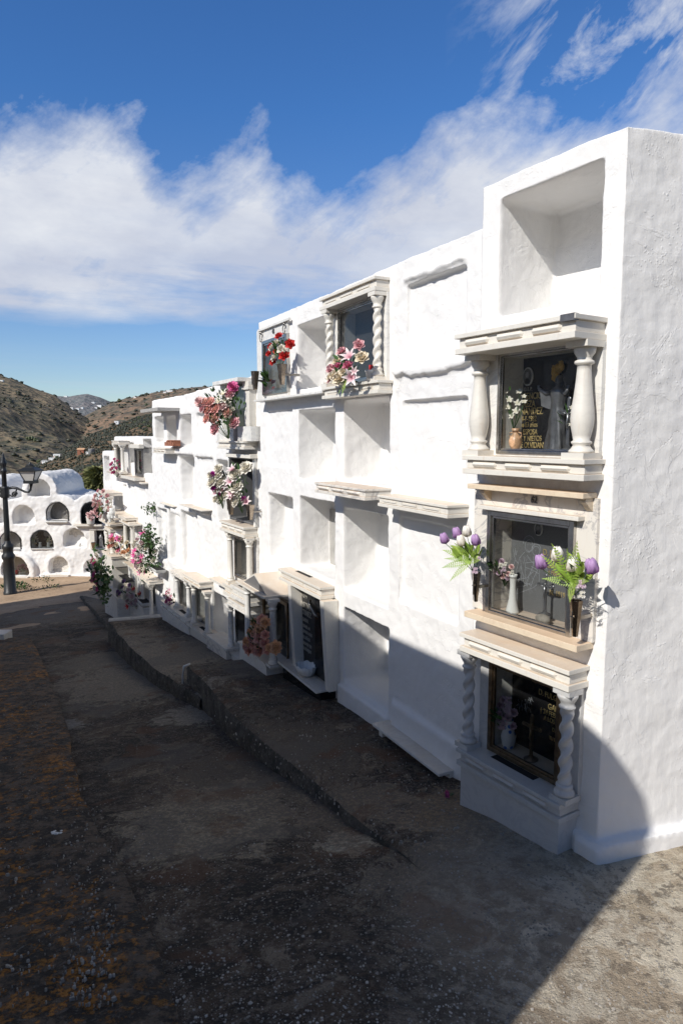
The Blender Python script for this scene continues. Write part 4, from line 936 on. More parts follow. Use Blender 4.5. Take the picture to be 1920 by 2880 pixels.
# ledge on the ground
l=ledge_px(B2,Z4,(955,1556),(1375,1872),(1492,1862),(1375,1885))
T=thing('memorial_shelf','long plain marble slab lying near the ground in front of the shaded flat wall','marble shelf',B2,((l[0]+l[1])/2,0,l[3]),'marble shelves on the walls')
m=MB(); m.box(l[0],l[1],-l[4],0.01,l[2]-.022,l[2]); m.build('slab','marble_w',T,bevel=.003)
m=MB(); m.box(l[1]-.16,l[1]-.005,-l[4]+.09,0,l[2]-.16,l[2]-.0225); m.build('support_block','marble_w',T); m=MB(); m.box(l[0]+.02,l[0]+.07,-l[4]+.05,0,l[2]-.1,l[2]-.0225); m.build('support_block','marble_w',T)
# grey unpainted slab closing a recess
q0=B2.M(*Z4(608,400)); 
o=MB().box(B2.M(*Z4(612,400),p=-.34)[0],B2.M(*Z4(725,400))[0]+.1,.335,.40,B2.M(*Z4(650,590),p=-.34)[1]-.1,B2.M(*Z4(650,195),p=-.34)[1]).build('closing_slab','cement',B=B2,off=(q0[0],.335,1.0)); tag(o,'bare grey cement slab closing the recess above the black stone memorial','slab')
# DOM tomb
l=ledge_px(B2,Z4,(362,586),(625,692),(718,686),(610,772)); s=ledge_px(B2,Z4,(358,1165),(595,1343),(727,1326),(595,1352))
T6=thing('memorial','ground memorial with black inscribed stone between tapering marble pillars','memorial',B2,((l[0]+l[1])/2,0,-.4),GM)
entab(T6,'cornice',B2,*l,mat='marble',nb=3,style='panel')
m=MB(); m.box(B2.M(*Z4(470,610),p=l[4]-.1)[0],B2.M(*Z4(560,635),p=l[4]-.1)[0],-l[4]+.10,-l[4]+.14,l[2]-.002,l[2]+.0015); m.build('planter_slot','hole',T6)
m=MB(); m.box(s[0],s[1]+.02,-s[4],0,s[2]-.025,s[2]); m.build('ledge','marble_w',T6,bevel=.003)
m=MB(); m.box(s[0]+.03,s[1]-.0,-s[4]+.05,0,-.75,s[2]-.0255); m.build('base','granite',T6)
m=MB(); m.box(l[0]+.08,s[1],-.03,.02,s[2],l[3]); st6=m.build('headstone','slate',T6)
m=MB(); x0=B2.M(*Z4(600,900),p=.05)[0]; x1=B2.M(*Z4(665,900),p=.05)[0]; m.box(x0,x1,-.06,-.031,s[2]+.02,l[3]-.04); m.build('upright_stone','granite',T6)
pp=.14
for xl,xr,sg in ((428,472,1),(662,722,-1)):
    a=B2.M(*Z4(xl,720),p=pp)[0] if sg>0 else B2.M(*Z4(xl,780),p=pp-.05)[0]; wd=.075; z0,z1=s[2],l[3]; k=.05
    m=MB(); m.hexa([(a+(k if sg>0 else k),-pp+.02,z0),(a+k+wd,-pp+.02,z0),(a+k+wd,0,z0),(a+k,0,z0),(a,-pp-.03+.02,z1),(a+wd,-pp-.03+.02,z1),(a+wd,0,z1),(a,0,z1)]); m.build('pillar','marble',T6,bevel=.003)
P6=lambda x,y:B2.M(*Z4(x,y),p=.03)
for s_t,x,y,hh in (('D O M',523,760,30),('SEBASTIAN',523,822,46),('MARTINEZ',523,866,42),('QUESADA',520,905,28),('FALLECIO EL 14',522,945,24),('DE MARZO DE 1996',525,980,24),('A LOS 72 AÑOS',522,1015,24),('RECUERDO DE TU',524,1052,24),('ESPOSA E HIJOS',530,1090,24)):
    q=P6(x,y); text(st6,s_t,q[0]+.02,q[1],hh/2.24/F*6.1*1.25,-.0335,'letter',.004,sx=1.0)
# bronze hand-like ornament on the stone
m=MB(); q=P6(615,815)
for k in range(7): m.tube([(q[0]-.09+.02*k,-.07,q[1]+.03-.012*k+rnd.uniform(-.01,.01)),(q[0]-.05+.02*k,-.10,q[1]+.01-.012*k),(q[0]-.02+.02*k,-.075,q[1]-.02-.01*k)],[.012,.014,.008],6)
m.build('bronze_ornament','steel',T6)
# scalloped basin
q=B2.M(*Z4(618,1215),p=.17); g_=B2.loc(ground(892,1893,s[2])); c=(g_[0],min(g_[1],-.12),s[2]); m=MB(); n=48; vs=[];L5_=[(.06,0),(.090,.025),(.108,.06),(.116,.100),(.110,.102),(.095,.06),(.07,.03)]
for r,z in L5_:
    for i in range(n):
        a=2*PI*i/n; rr=r*(1+.035*math.sin(a*16)*(z>.01)); vs.append((c[0]+rr*math.cos(a)*1.1,c[1]+rr*math.sin(a)*.85,c[2]+z+(.008*math.sin(a*8) if z>.095 else 0)))
m.add(vs,[(j*n+i,j*n+(i+1)%n,(j+1)*n+(i+1)%n,(j+1)*n+i) for j in range(6) for i in range(n)]+[tuple(range(n-1,-1,-1)),tuple(6*n+i for i in range(n))],True)
tag(m.build('basin','porcelain',B=B2,off=c),'empty white scalloped basin on the ledge of the black stone memorial','basin')
# pediment tomb
l=ledge_px(B2,ZH,(110,266),(490,478),(825,425),(490,492)); s=ledge_px(B2,ZH,(135,1100),(522,1412),(690,1380),(525,1425))
ps=max(.30,min(s[4],.42)); pl=max(.34,min(l[4],.5))
u0,z0=B2.M(*ZH(110,266),p=pl); u1,z1=B2.M(*ZH(490,478),p=pl); z=avg(z0,z1)
T7=thing('memorial','ground memorial with small pedimented roof, two plain round columns and a peach rose bouquet','memorial',B2,((u0+u1)/2,0,-.5),GM)
m=MB(); m.box(u0,u1,-pl,0,z-.022,z); m.build('roof_slab','marble',T7,bevel=.002)
m=MB(); a,b=u0+.12,u1-.03; c_=(a+b)/2; ap=z+.165; m.add([(a,-pl+.05,z),(b,-pl+.05,z),(c_,-pl+.05,ap),(a,0,z),(b,0,z),(c_,0,ap)],[(0,1,2),(3,5,4),(0,2,5,3),(1,4,5,2),(0,3,4,1)]); m.build('pediment','marble',T7)
m=MB(); m.add([(a+.02,-pl+.049,z+.008),(b-.02,-pl+.049,z+.008),(c_,-pl+.049,ap-.02)],[(0,1,2)]); m.build('pediment_face','granite_g',T7)
su0,sz0=B2.M(*ZH(135,1100),p=ps); su1,sz1=B2.M(*ZH(522,1412),p=ps); sz=avg(sz0,sz1)
m=MB(); m.box(su0,su1,-ps,0,sz-.022,sz); m.build('ledge','marble_w',T7,bevel=.002)
m=MB(); m.box(su0+.02,su1-.03,-ps+.02,0,-.95,sz-.0225); m.build('base','marble_w',T7,bevel=.002)
w7,st7,fo7=window(T7,B2,'T13','bronze',.03,'granite','marble_w','glass_d',.14)
pc=min(pl,ps)-.06
for x,y in ((278,700),(625,900)): column(T7,B2,B2.M(*ZH(x,y),p=pc)[0],-pc,sz,z-.022,.034,'plain','marble_w',.06)
# ---- third wall
T8=mem(B3,ZE,'memorial with tall square pilasters and projecting roof slab, holding the pink peony bouquet',None,((490,1430),(1025,1425),(1320,1405),(1010,1600)),(),key='T6',fm='pewter',stone='granite',glass='glass_d',cstyle='',lining='marble')
T_=T8[0]; s=T8[2]; pr=.20; a=B3.M(*ZE(410,270),p=pr); b=B3.M(*ZE(910,120),p=pr); zt=avg(a[1],b[1]); ps=s[4]
m=MB(); m.box(a[0],b[0],-pr,0,zt-.045,zt); m.build('roof_slab','marble_w',T_,bevel=.003)
for x0,x1 in ((600,720),(1045,1165)):
    pq=.09; ua=B3.M(*ZE(x0,800),p=pq)[0]; ub=B3.M(*ZE(x1,800),p=pq)[0]; ub=ua+min(.16,ub-ua+.05)
    m=MB(); m.box(ua,ub,-pq,0,s[2],zt-.0455); m.box(ua-.02,ub+.02,-pq-.02,0,zt-.14,zt-.10); m.box(ua-.012,ub+.012,-pq-.012,0,zt-.10,zt-.0457); m.build('pilaster','marble',T_,bevel=.002)
for x0,x1,z0_ in ((500,830,1180),(915,1180,1140)):
    ua=B3.M(*ZE(x0,1300),p=ps-.04)[0]; ub=B3.M(*ZE(x1,1300),p=ps-.04)[0]; zq=B3.M(*ZE(x0,z0_),p=ps-.04)[1]
    m=MB(); m.box(ua,ub,-ps+.04,-.02,s[2],zq); o=m.build('planter_box','marble_w',T_,bevel=.003); m=MB(); m.box(ua+.02,ub-.02,-ps+.06,-.04,zq,zq+.0015); m.build('planter_mouth','hole',o)
T9=mem(B3,ZF,'memorial with a black glazed opening full of white roses and two dark steel vases',None,((370,1205),(815,1322),(1080,1296),(800,1522)),(),key='T7',fm='pewter',fw=.02 if False else None,stone='granite',glass=None,depth=.2) if False else None
def T9f():
    l=ledge_px(B3,ZF,(370,1205),(815,1322),(1080,1296),(800,1522))
    T=thing('memorial','memorial with a deep black opening full of white roses over a columned base','memorial',B3,((l[0]+l[1])/2,0,B3.M(*ZG(1130,400))[1]),GM)
    entab(T,'cornice',B3,*l,mat='marble',nb=3)
    w,st,fo=window(T,B3,'T7','pewter',.012,'granite','granite_g',None,.30,.03)
    ua=B3.M(*ZF(990,600),p=.03)[0]; ub=B3.M(*ZF(1078,600),p=.0)[0]; zt=w[3]+.0
    m=MB(); m.box(w[1],ub,-.04,0,l[2],zt); m.build('pilaster','marble_w',T,bevel=.002)
    m=MB(); m.box(w[0]-.03,w[0],-.03,0,l[2],zt); m.build('pilaster','marble_w',T,bevel=.002)
    p=.10; a=B3.M(*ZF(495,12),p=p); m=MB(); m.box(a[0],ub+.02,-p,0,zt,zt+.05); m.build('top_shelf','marble',T,bevel=.003)
    # lower glazed part with columns
    w2,st2_,fo2_=window(T,B3,'T8','alu',.03,'granite_g','marble_w','glass',.14)
    s=B3.M(*ZG(1040,430),p=.18); zb_=s[1]; ub2=B3.M(*ZG(1420,600),p=.1)[0]
    entab(T,'base_ledge',B3,s[0],l[1],zb_,zb_-.15,.18,mat='marble',nb=3,style='panel')
    surround(T,w2[0]-.04,l[1]+.02,zb_,l[3],w2,.026)
    for x,y in ((575,1900),(925,1950)): column(T,B3,B3.M(*ZF(x,y),p=.11)[0],-.11,zb_,l[3],.034,'plain','marble',.055)
    return T,l
T9=T9f()
T10=mem(B3,ZG,'shaded ground memorial with a panelled double ledge, half hidden by the pedimented roof','x' and ((1100,650),(1412,880),(1500,860),(1412,965)),((1090,1500),(1300,1640),(1420,1620),(1300,1660)),((1172,1100),),'plain','T9',.034,mat='marble_w',stone='granite',glass='glass_d',cstyle='panel',foot=-1.25,fixp=.20,fixb=.20)
l=ledge_px(B3,ZG,(1165,450),(1395,590),(1500,570),(1395,690)); p=.24; a=B3.M(*ZG(1162,450),p=p); b=B3.M(*ZG(1400,600),p=p)
T=thing('memorial_shelf','shaded panelled marble ledge with a black planter slot left of the pedimented roof','marble shelf',B3,(a[0],0,.3),'marble shelves on the walls')
zc=avg(a[1],b[1]); entab(T,'cornice',B3,a[0],b[0]+.1,zc,zc-.16,p,mat='marble_w',style='panel'); m=MB(); m.box(a[0]+.12,b[0]-.02,-p+.05,-p+.10,zc-.002,zc+.0015); m.build('planter_slot','hole',T)
# plain marble step with open recess
l=ledge_px(B3,ZG,(785,1255),(1095,1490),(1130,1450),(1100,1660)); p=.25; a=B3.M(*ZG(785,1260),p=p); b=B3.M(*ZG(1095,1490),p=p)
T=thing('memorial','plain low marble step in front of an open white recess between two columned memorials','memorial',B3,(a[0],0,-1.1),GM)
zc=avg(a[1],b[1]); m=MB(); m.box(a[0],b[0],-p,0,zc-.02,zc); m.build('top_slab','marble_w',T,bevel=.002); m=MB(); m.box(a[0]+.004,b[0]-.004,-p+.004,0,zc-.6,zc-.0205); m.build('base','marble_v',T)
a=B3.M(*ZG(830,330),p=.16); b=B3.M(*ZG(1150,560),p=.16); zc=avg(a[1],b[1]); T=thing('memorial_shelf','thin marble ledge above the open white recess in the ground row','marble shelf',B3,(a[0],0,zc),'marble shelves on the walls'); m=MB(); m.box(a[0],b[0],-.16,.01,zc-.03,zc); m.build('slab','marble',T,bevel=.002)
T11=mem(B3,ZG,'right one of two joined ground memorials with pairs of round columns',((400,285),(665,440),(905,415),(680,552)),((488,1090),(772,1262),(905,1215),(780,1340)),((595,700),(808,900)),'plain','T11',.036,mat='marble',stone='granite_g',foot=-1.4,slot=.05,fixp=.22,fixb=.22)
T12=mem(B3,ZG,'left one of two joined ground memorials with pairs of round columns',((205,200),(432,415),(560,400),(425,422)),((58,700),(492,1055),(560,1040),(492,1180)),((330,600),(512,700)),'plain','T12',.034,mat='marble_w',stone='granite_g',foot=-1.5,slot=.2,fixp=.20,fixb=.24,nb=4)
shelf(B3,Z5,(530,690),(640,690),(745,668),(640,742),'short marble shelf with fluted front carrying broken bricks','marble','bars',fix=.2)
shelf(B3,Z5,(592,1178),(706,1196),(755,1192),(706,1212),'narrow thin marble shelf left of a longer one in the middle row','marble')
shelf(B3,Z5,(770,1194),(960,1232),(1055,1222),(960,1245),'longer thin marble shelf in the middle row beside the narrow one','marble')
a=B3.M(*Z5(445,352),p=.3); b=B3.M(*Z5(600,330),p=.3); m=MB(); m.box(a[0],b[0],-.34,.05,a[1]-.05,a[1]); tag(m.build('canopy_slab','cement',B=B3,off=(a[0],0,a[1])),'thin projecting canopy slab at the top left corner of the third wall','canopy')
m=MB(); q=B3.M(*Z5(690,655),p=.1)
for k in range(5): x=q[0]-.2+.1*k; m.box(x,x+.085,-.14,-.03,q[1]-.03,q[1]+.03+.02*(k%2))
m.box(q[0]-.2,q[0]+.2,-.1,-.0,q[1]+.02,q[1]+.06)
tag(m.build('bricks','brick',B=B3,off=(q[0],0,q[1])),'row of broken red bricks and mortar left on a marble shelf','bricks')
# ---- fourth wall
T16=mem(B4,ZB,'small cream memorial with two round columns, top left corner of the fourth wall',((480,248),(612,262),(755,250),(620,330)),((385,822),(640,850),(760,860),(640,905)),((568,600),(688,600)),'plain','T16',.035,mat='marble',stone='granite_g',fixp=.22,fixb=.22)
T17=thing('memorial','narrow memorial with a dark metal framed glass door under a short lintel','memorial',B4,(winrect('T17')[0],0,winrect('T17')[2]),GM)
w17,_,_=window(T17,B4,'T17','pewter',.03,'granite_g','cement','glass_d',.15)
m=MB(); m.box(w17[0]-.1,w17[1]+.03,-.09,0,w17[3],w17[3]+.07); m.build('lintel','marble',T17)
shelf(B4,ZB,(636,900),(905,925),(985,940),(910,1000),'cream shelf with fluted front under the glass door of the fourth wall','marble','bars',fix=.2)
shelf(B4,ZB,(980,1015),(1040,1030),(1225,1030),(1040,1060),'plain cream shelf at the right end below the glass door','marble','',fix=.12)
a=B4.M(*ZB(980,1030),p=.1); b=B4.M(*ZB(1225,1035),p=.0)
T18=mem(B4,ZB,'cream memorial with doubled cornice and two round columns in the middle of the fourth wall',((520,1590),(735,1672),(930,1655),(735,1732)),((545,2288),(822,2450),(905,2440),(822,2480)),((742,1950),(872,2000)),'plain','T18',.04,mat='marble',stone='granite_g',fixp=.24,fixb=.24)
shelf(B4,ZB,(465,1520),(560,1570),(790,1560),(560,1612),'small upper cream shelf stepping above the doubled cornice','marble','bars',fix=.2)
shelf(B4,ZB,(620,1720),(800,1800),(930,1780),(800,1830),'cream lower moulding slab directly under the doubled cornice','marble','',fix=.26)
T19=mem(B4,ZC,'large ground memorial with broad cream canopy, one slim column and a white planter',((860,940),(1172,1140),(1300,1130),(1172,1212)),((945,1680),(1085,1800),(1310,1790),(1090,1840)),((1068,1400),(1213,1500)),'plain','T19',.034,mat='marble',stone='granite',glass='glass_d',foot=-2.0,slot=.1,fixp=.25,fixb=.25,cstyle='')
a=B4.M(*ZC(690,800),p=.2); b=B4.M(*ZC(980,960),p=.2); zc=avg(a[1],b[1])
T20=thing('memorial','shaded ground memorial of four plain marble pilasters under a cream slab','memorial',B4,(a[0],0,-1.5),GM)
m=MB(); m.box(a[0],b[0]+.1,-.2,.01,zc-.03,zc); m.build('top_slab','marble',T20,bevel=.002)
zb_=B4.M(*ZC(850,1450),p=.2)[1]
for k in range(4): x=a[0]+.1+k*(b[0]-a[0]-.1)/3.2; m=MB(); m.box(x,x+.16,-.12,0,zb_,zc-.0305); m.build('pilaster','marble_w',T20,bevel=.002)
m=MB(); m.box(a[0],b[0]+.1,-.012,.005,zb_,zc-.0305); m.build('back_plate','marble_w',T20)
a=B4.M(*ZC(520,1180),p=.3); b=B4.M(*ZC(1040,1660),p=.3); zc=avg(B4.M(*ZC(640,1240),p=.3)[1],B4.M(*ZC(980,1640),p=.3)[1])
m=MB(); m.box(a[0],b[0],-.28,0,zc-.03,zc); m.build('ledge','marble_w',T20,bevel=.002); m=MB(); m.box(a[0]+.02,b[0]-.02,-.26,0,zc-.8,zc-.0305); m.build('base','marble_w',T20)
def boxp(B,Z,tl,br,p,d,mat,label,name='planter',cat='planter'):
    a=B.M(*Z(*tl),p=p); b=B.M(*Z(*br),p=p); u0,u1=sorted((a[0],b[0])); z0,z1=sorted((a[1],b[1])); m=MB(); c=(u0+u1)/2; k=.08
    n=4; m.hexa([(u0+(u1-u0)*k,-p+d*.08,z0),(u1-(u1-u0)*k,-p+d*.08,z0),(u1-(u1-u0)*k,-p+d*.92,z0),(u0+(u1-u0)*k,-p+d*.92,z0),(u0,-p,z1),(u1,-p,z1),(u1,-p+d,z1),(u0,-p+d,z1)])
    o=m.build(name,mat,B=B,off=(c,-p,z0),bevel=.004); tag(o,label,cat); m=MB(); m.box(u0+.012,u1-.012,-p+.012,-p+d-.012,z1,z1+.0015); m.build('soil','hole',o); return o
boxp(B4,ZC,(590,1050),(755,1160),.28,.2,'cement','grey square planter box standing in shade on the fourth wall ledge')
boxp(B4,ZC,(950,1475),(1045,1620),.3,.18,'plastic','white square planter beside the red and white flowers')
boxp(B4,ZC,(1160,860),(1305,1010),.22,.18,'plastic','white flower pot holding the pink bouquet and ivy')
# ---- fifth wall
T21=mem(B5,ZB,'farthest memorial with twisted columns under a stepped cream cornice and pale pink flowers',((220,1165),(375,1225),(530,1222),(378,1282)),((245,1700),(450,1790),(545,1785),(450,1835)),((470,1500),(400,1480)),'spiral',None,.035,mat='marble',fixp=.35,fixb=.38)
m=MB(); m.box(T21[1][0]+.1,T21[1][1],-.012,.004,T21[2][2],T21[1][3]); m.build('back_plate','granite_g',T21[0])
T22=mem(B5,ZC,'lower white memorial with baluster columns below the twisted columns of the farthest wall',((345,130),(455,180),(560,185),(455,245)),((300,580),(470,690),(570,700),(475,740)),((405,350),(500,380),(500,620)),'baluster',None,.035,mat='marble',fixp=.36,fixb=.40,foot=-1.1)
boxp(B5,ZC,(365,760),(560,920),.34,.3,'marble_w','plain white marble box under the baluster columns','marble_box','box')
a=B5.M(*ZC(350,1240),p=.5); b=B5.M(*ZC(530,1400),p=.5)
o=MB().box(a[0],a[0]+1.2,-.5,0,-2.6,a[1]).build('plinth','marble_w',B=B5,off=(a[0],0,-2.4),bevel=.003); tag(o,'white marble plinth at the far foot of the walls behind the flowering shrub','plinth')
pts=[(300,1640,.028),(375,1660,.03),(440,1660,.028),(480,1590,.026)]
for i,(x,y,r) in enumerate(pts):
    q=B5.M(*ZB(x,y),p=.36); m=MB(); m.lathe((q[0],-.34,q[1]-.10),[(.03,0),(.035,.01),(.02,.03),(.06,.08),(.065,.13),(.045,.17),(.06,.2)],14); o=m.build('urn','porcelain',B=B5,off=(q[0],-.34,q[1]-.1)); tag(o,('leftmost of four','second of four','third of four','rightmost and highest of four')[i]+' small white urns under the pale pink flowers','urn','white urns')
# ------------------------------------------------------------------ flowers (each head one mesh, copied)
FM={}
def petal_grid(m,ang,tilt,L,Wd,cup=.3,recurve=0,n=4,start=.05,ruff=0,point=.5,seed=0):
    """a curved petal from the axis outward; tilt 0 = upright"""
    vs=[]; ca,sa=math.cos(ang),math.sin(ang); r=start; z=0; t=tilt
    for j in range(n+1):
        f=j/n; w=Wd*(math.sin(PI*min(1,f*.92+.08)**(.75))**point if f>0 else .25); 
        for i in range(-2,3):
            g=i/2; inn=cup*(g*g)*Wd*.6; rr=r-inn*math.cos(t); zz_=z+inn*math.sin(t)*.4+ruff*math.sin(i*2.3+j*1.7+seed)*.05
            x,y=rr,g*w*.5; vs.append((x*ca-y*sa,x*sa+y*ca,zz_))
        step=L/n; r+=step*math.sin(t); z+=step*math.cos(t); t+=recurve/n
    m.add(vs,[(j*5+i,j*5+i+1,(j+1)*5+i+1,(j+1)*5+i) for j in range(n) for i in range(4)],True)
def head(kind):
    m=MB(); r_=random.Random(sum(map(ord,kind))%97)
    if kind=='rose':
        for k,(n,t,L,Wd,rc) in enumerate([(3,.02,.62,.42,.1),(4,.22,.66,.55,.2),(5,.48,.70,.66,.35),(6,.82,.74,.72,.5),(6,1.2,.72,.7,.5)]):
            for i in range(n): petal_grid(m,2*PI*i/n+k*.7+r_.uniform(-.15,.15),t,L,Wd,.5,rc,start=.04+.05*k,seed=i,ruff=.4)
    elif kind=='peony':
        for k,(n,t,L,Wd,rc) in enumerate([(5,.05,.5,.3,.2),(7,.3,.6,.36,.3),(9,.6,.66,.42,.4),(10,.95,.7,.46,.4),(10,1.35,.7,.5,.4)]):
            for i in range(n): petal_grid(m,2*PI*i/n+k*.5+r_.uniform(-.2,.2),t+r_.uniform(-.1,.1),L,Wd*1.5,.3,rc,start=.03+.05*k,ruff=1.1,seed=i*1.7+k)
    elif kind=='tulip':
        for k in range(2):
            for i in range(3): petal_grid(m,2*PI*i/3+k*PI/3,.95-.05*k,1.25,.85,.55,-1.75,n=7,start=.02,point=.6)
    elif kind=='lily':
        for i in range(6): petal_grid(m,2*PI*i/6,.5,1.05,.36,.25,1.1,n=5,start=.03,point=.8)
        for i in range(5): m.tube([(0,0,0),(.12*math.cos(i*1.26),.12*math.sin(i*1.26),.5)],.018,4)
    elif kind=='orchid':
        for i in range(5): petal_grid(m,2*PI*i/5+.3,1.25,.8,.62 if i in(1,4) else .4,.15,.3,n=4,start=.02)
    elif kind=='small':
        for k in range(9):
            c=(r_.uniform(-.5,.5),r_.uniform(-.5,.5),r_.uniform(.1,.5))
            for i in range(5):
                a=2*PI*i/5; m.add([c,(c[0]+.3*math.cos(a-.4),c[1]+.3*math.sin(a-.4),c[2]+.12),(c[0]+.34*math.cos(a),c[1]+.34*math.sin(a),c[2]+.1),(c[0]+.3*math.cos(a+.4),c[1]+.3*math.sin(a+.4),c[2]+.12)],[(0,1,2,3)],True)
    return m
def head_mesh(kind,col):
    k=(kind,col)
    if k not in FM:
        me=head(kind).mesh({'small':'blossom'}.get(kind,kind)); me.materials.append(MT['f_'+col]); FM[k]=me
    return FM[k]
def leaf(m,base,d,L,Wd,bend=.3,seed=0,n=5):
    d=Vector(d).normalized(); s=d.cross(Vector((0,0,1))); s=s.normalized() if s.length>.01 else Vector((1,0,0)); nrm=s.cross(d); s=(s*math.cos(seed)+nrm*math.sin(seed)); p=Vector(base); vs=[]
    for j in range(n+1):
        f=j/n; w=Wd*math.sin(PI*(f*.9+.1)**.8)*.5 if j<n else 0
        dd=(d+Vector((0,0,-bend*f*f))).normalized(); up=s.cross(dd)*w*.35
        vs+= [p-s*w+up,p,p+s*w+up]; p=p+dd*(L/n)
    m.add(vs,[(j*3+i,j*3+i+1,(j+1)*3+i+1,(j+1)*3+i) for j in range(n) for i in range(2)],True)
def fern(m,base,d,L,Wd,bend=.5):
    d=Vector(d).normalized(); s=d.cross(Vector((0,-1,.3))).normalized(); p=Vector(base); n=14
    for j in range(n):
        f=j/n; dd=(d+Vector((0,0,-bend*f*f))).normalized(); q=p+dd*(L/n); w=Wd*math.sin(PI*(.15+.85*f)**.7)*.5
        for g in (-1,1):
            t=p+s*g*w+dd*w*.35; m.add([p,p.lerp(t,.5)+dd*L/n*.35,t,p.lerp(t,.5)-dd*L/n*.35],[(0,1,2,3)])
        m.add([p-s*.0015,p+s*.0015,q+s*.0015,q-s*.0015],[(0,1,2,3)]); p=q
GB='artificial flower bouquets at the memorials'
def bouquet(B,label,ctr,p,heads,leaves=(),ferns=0,spread=None,stem=(0,-.15),seed=1,leafmat='leaf',Z=None,stems=True,name='bouquet',vol=False,big=1.0):
    """heads: (kind,colour,u,w,size,dp) relative to the centre in metres; ctr: photo reading of the bouquet's middle"""
    r_=random.Random(seed); c=B.M(*ctr,p=p); o0=(c[0]+stem[0],-p,c[1]+stem[1]); T=thing(name,label,'bouquet',B,o0,GB)
    sm=MB()
    SA,CA=B.n[1],B.n[0]   # a sideways metre seen by the viewer, split along and into the wall
    for kind,col,du,dw,sz,dp in heads:
        sz*=big*{'peony':1.0,'rose':.92,'small':1.0}.get(kind,1)
        if vol:
            l_=du; du=l_*SA*1.0; dp=dp-l_*CA; dp=max(dp,.05-p)
        pos=Vector((c[0]+du,-p-dp,c[1]+dw)); d=(pos-Vector(o0)).normalized()*.38+Vector((-B.u[1]*.55,-B.n[1]*.55-.35,.18))
        if kind=='tulip': d=Vector((du*1.2,-.25,1))
        d=d+Vector((r_.uniform(-.25,.25),0,r_.uniform(-.25,.25)))
        q=d.to_track_quat('Z','Y').to_euler(); me=head_mesh(kind,col)
        place(me,{'small':'blossom'}.get(kind,kind),T,pos-d.normalized()*sz*.3,q,sz)
        sm.tube([o0,Vector(o0).lerp(pos,.6)+Vector((0,.01,-.01)),pos-d.normalized()*sz*.3],.0022,4)
    sm.build('stems','leaf',T)
    m=MB()
    nL,lu,lw,ls=leaves if leaves else (0,0,0,0)
    for i in range(nL):
        a=r_.uniform(0,2*PI); rr=r_.uniform(.05,1)**.6; l_=lu*rr*math.cos(a)*.8; pos=Vector((c[0]+(l_*SA if vol else l_),min(-.03,-p+r_.uniform(-.05,.05)+(l_*CA if vol else 0)),c[1]+lw*rr*math.sin(a)*.8))
        d=(pos-Vector(o0)); d=d.normalized() if d.length>.01 else Vector((0,-1,0)); leaf(m,pos,d+Vector((r_.uniform(-.5,.5),r_.uniform(-.8,.1),r_.uniform(-.3,.5))),ls*r_.uniform(.7,1.3),ls*.42,r_.uniform(0,.7),r_.uniform(0,1.5))
    if nL: m.build('foliage',leafmat,T)
    if ferns:
        m=MB()
        for (fu,fw,L,Wd) in ferns: fern(m,(o0[0],o0[1]-.02,o0[2]+.06),(fu,-.35,fw),L,Wd,.25)
        m.build('fern_fronds','leaf_l',T)
    return T
def auto(n,kinds,ru,rw,sz,seed,bul=.06,jit=.15):
    r_=random.Random(seed); out=[]; pts=[]
    for i in range(n*30):
        if len(pts)>=n: break
        a=r_.uniform(0,2*PI); rr=r_.random()**.5; u,w=ru*rr*math.cos(a),rw*rr*math.sin(a)
        if all((u-x)**2+(w-y)**2>(sz*1.25)**2 for x,y in pts) or i>n*22: pts.append((u,w))
    for u,w in pts:
        k=r_.choice(kinds); rr=min(1,math.hypot(u/ru,w/rw)); out.append((k[0],k[1],u,w,sz*(k[2] if len(k)>2 else 1)*r_.uniform(1-jit,1+jit),bul*(1-rr*rr)+r_.uniform(-.01,.02)))
    return out
def px2(B,Z,p,ctr):
    c=B.M(*Z(*ctr),p=p)
    def f(x,y): q=B.M(*Z(x,y),p=p); return q[0]-c[0],q[1]-c[1]
    return f
def pxl(B,Z,p,ctr):
    c=B.M(*Z(*ctr),p=p); Yd=B.W(c[0],-p,0).y; cx,cy=Z(*ctr)
    def f(x,y): a,b=Z(x,y); return (a-cx)/F*Yd,(cy-b)/F*Yd
    return f
def mvase(B,rim,bot,p,rr,rb,label,sides=6,mat='vase'):
    a=B.M(*rim,p=p); b=B.M(*bot,p=p); T=thing('flower_vase',label,'vase',B,(b[0],-p,b[1]),'steel vases'); m=MB(); m.lathe((b[0],-p,b[1]),[(rb*.9,0),(rb,.004),(rr,a[1]-b[1]),(rr*.9,a[1]-b[1]),(rr*.5,(a[1]-b[1])*.6)],sides,False); m.build('body',mat,T)
    # raised cross on the front and wall bracket
    m=MB(); h=a[1]-b[1]; y=-p-(rb+rr)/2*.93; m.box(b[0]-.003,b[0]+.003,y-.006,y,b[1]+h*.25,b[1]+h*.72); m.box(b[0]-.010,b[0]+.010,y-.006,y,b[1]+h*.55,b[1]+h*.58); m.build('relief_cross','steel',T)
    m=MB(); m.box(b[0]-.008,b[0]+.008,-p+rr*.6,-.02,b[1]+h*.45,b[1]+h*.55); m.build('bracket','steel',T); return T
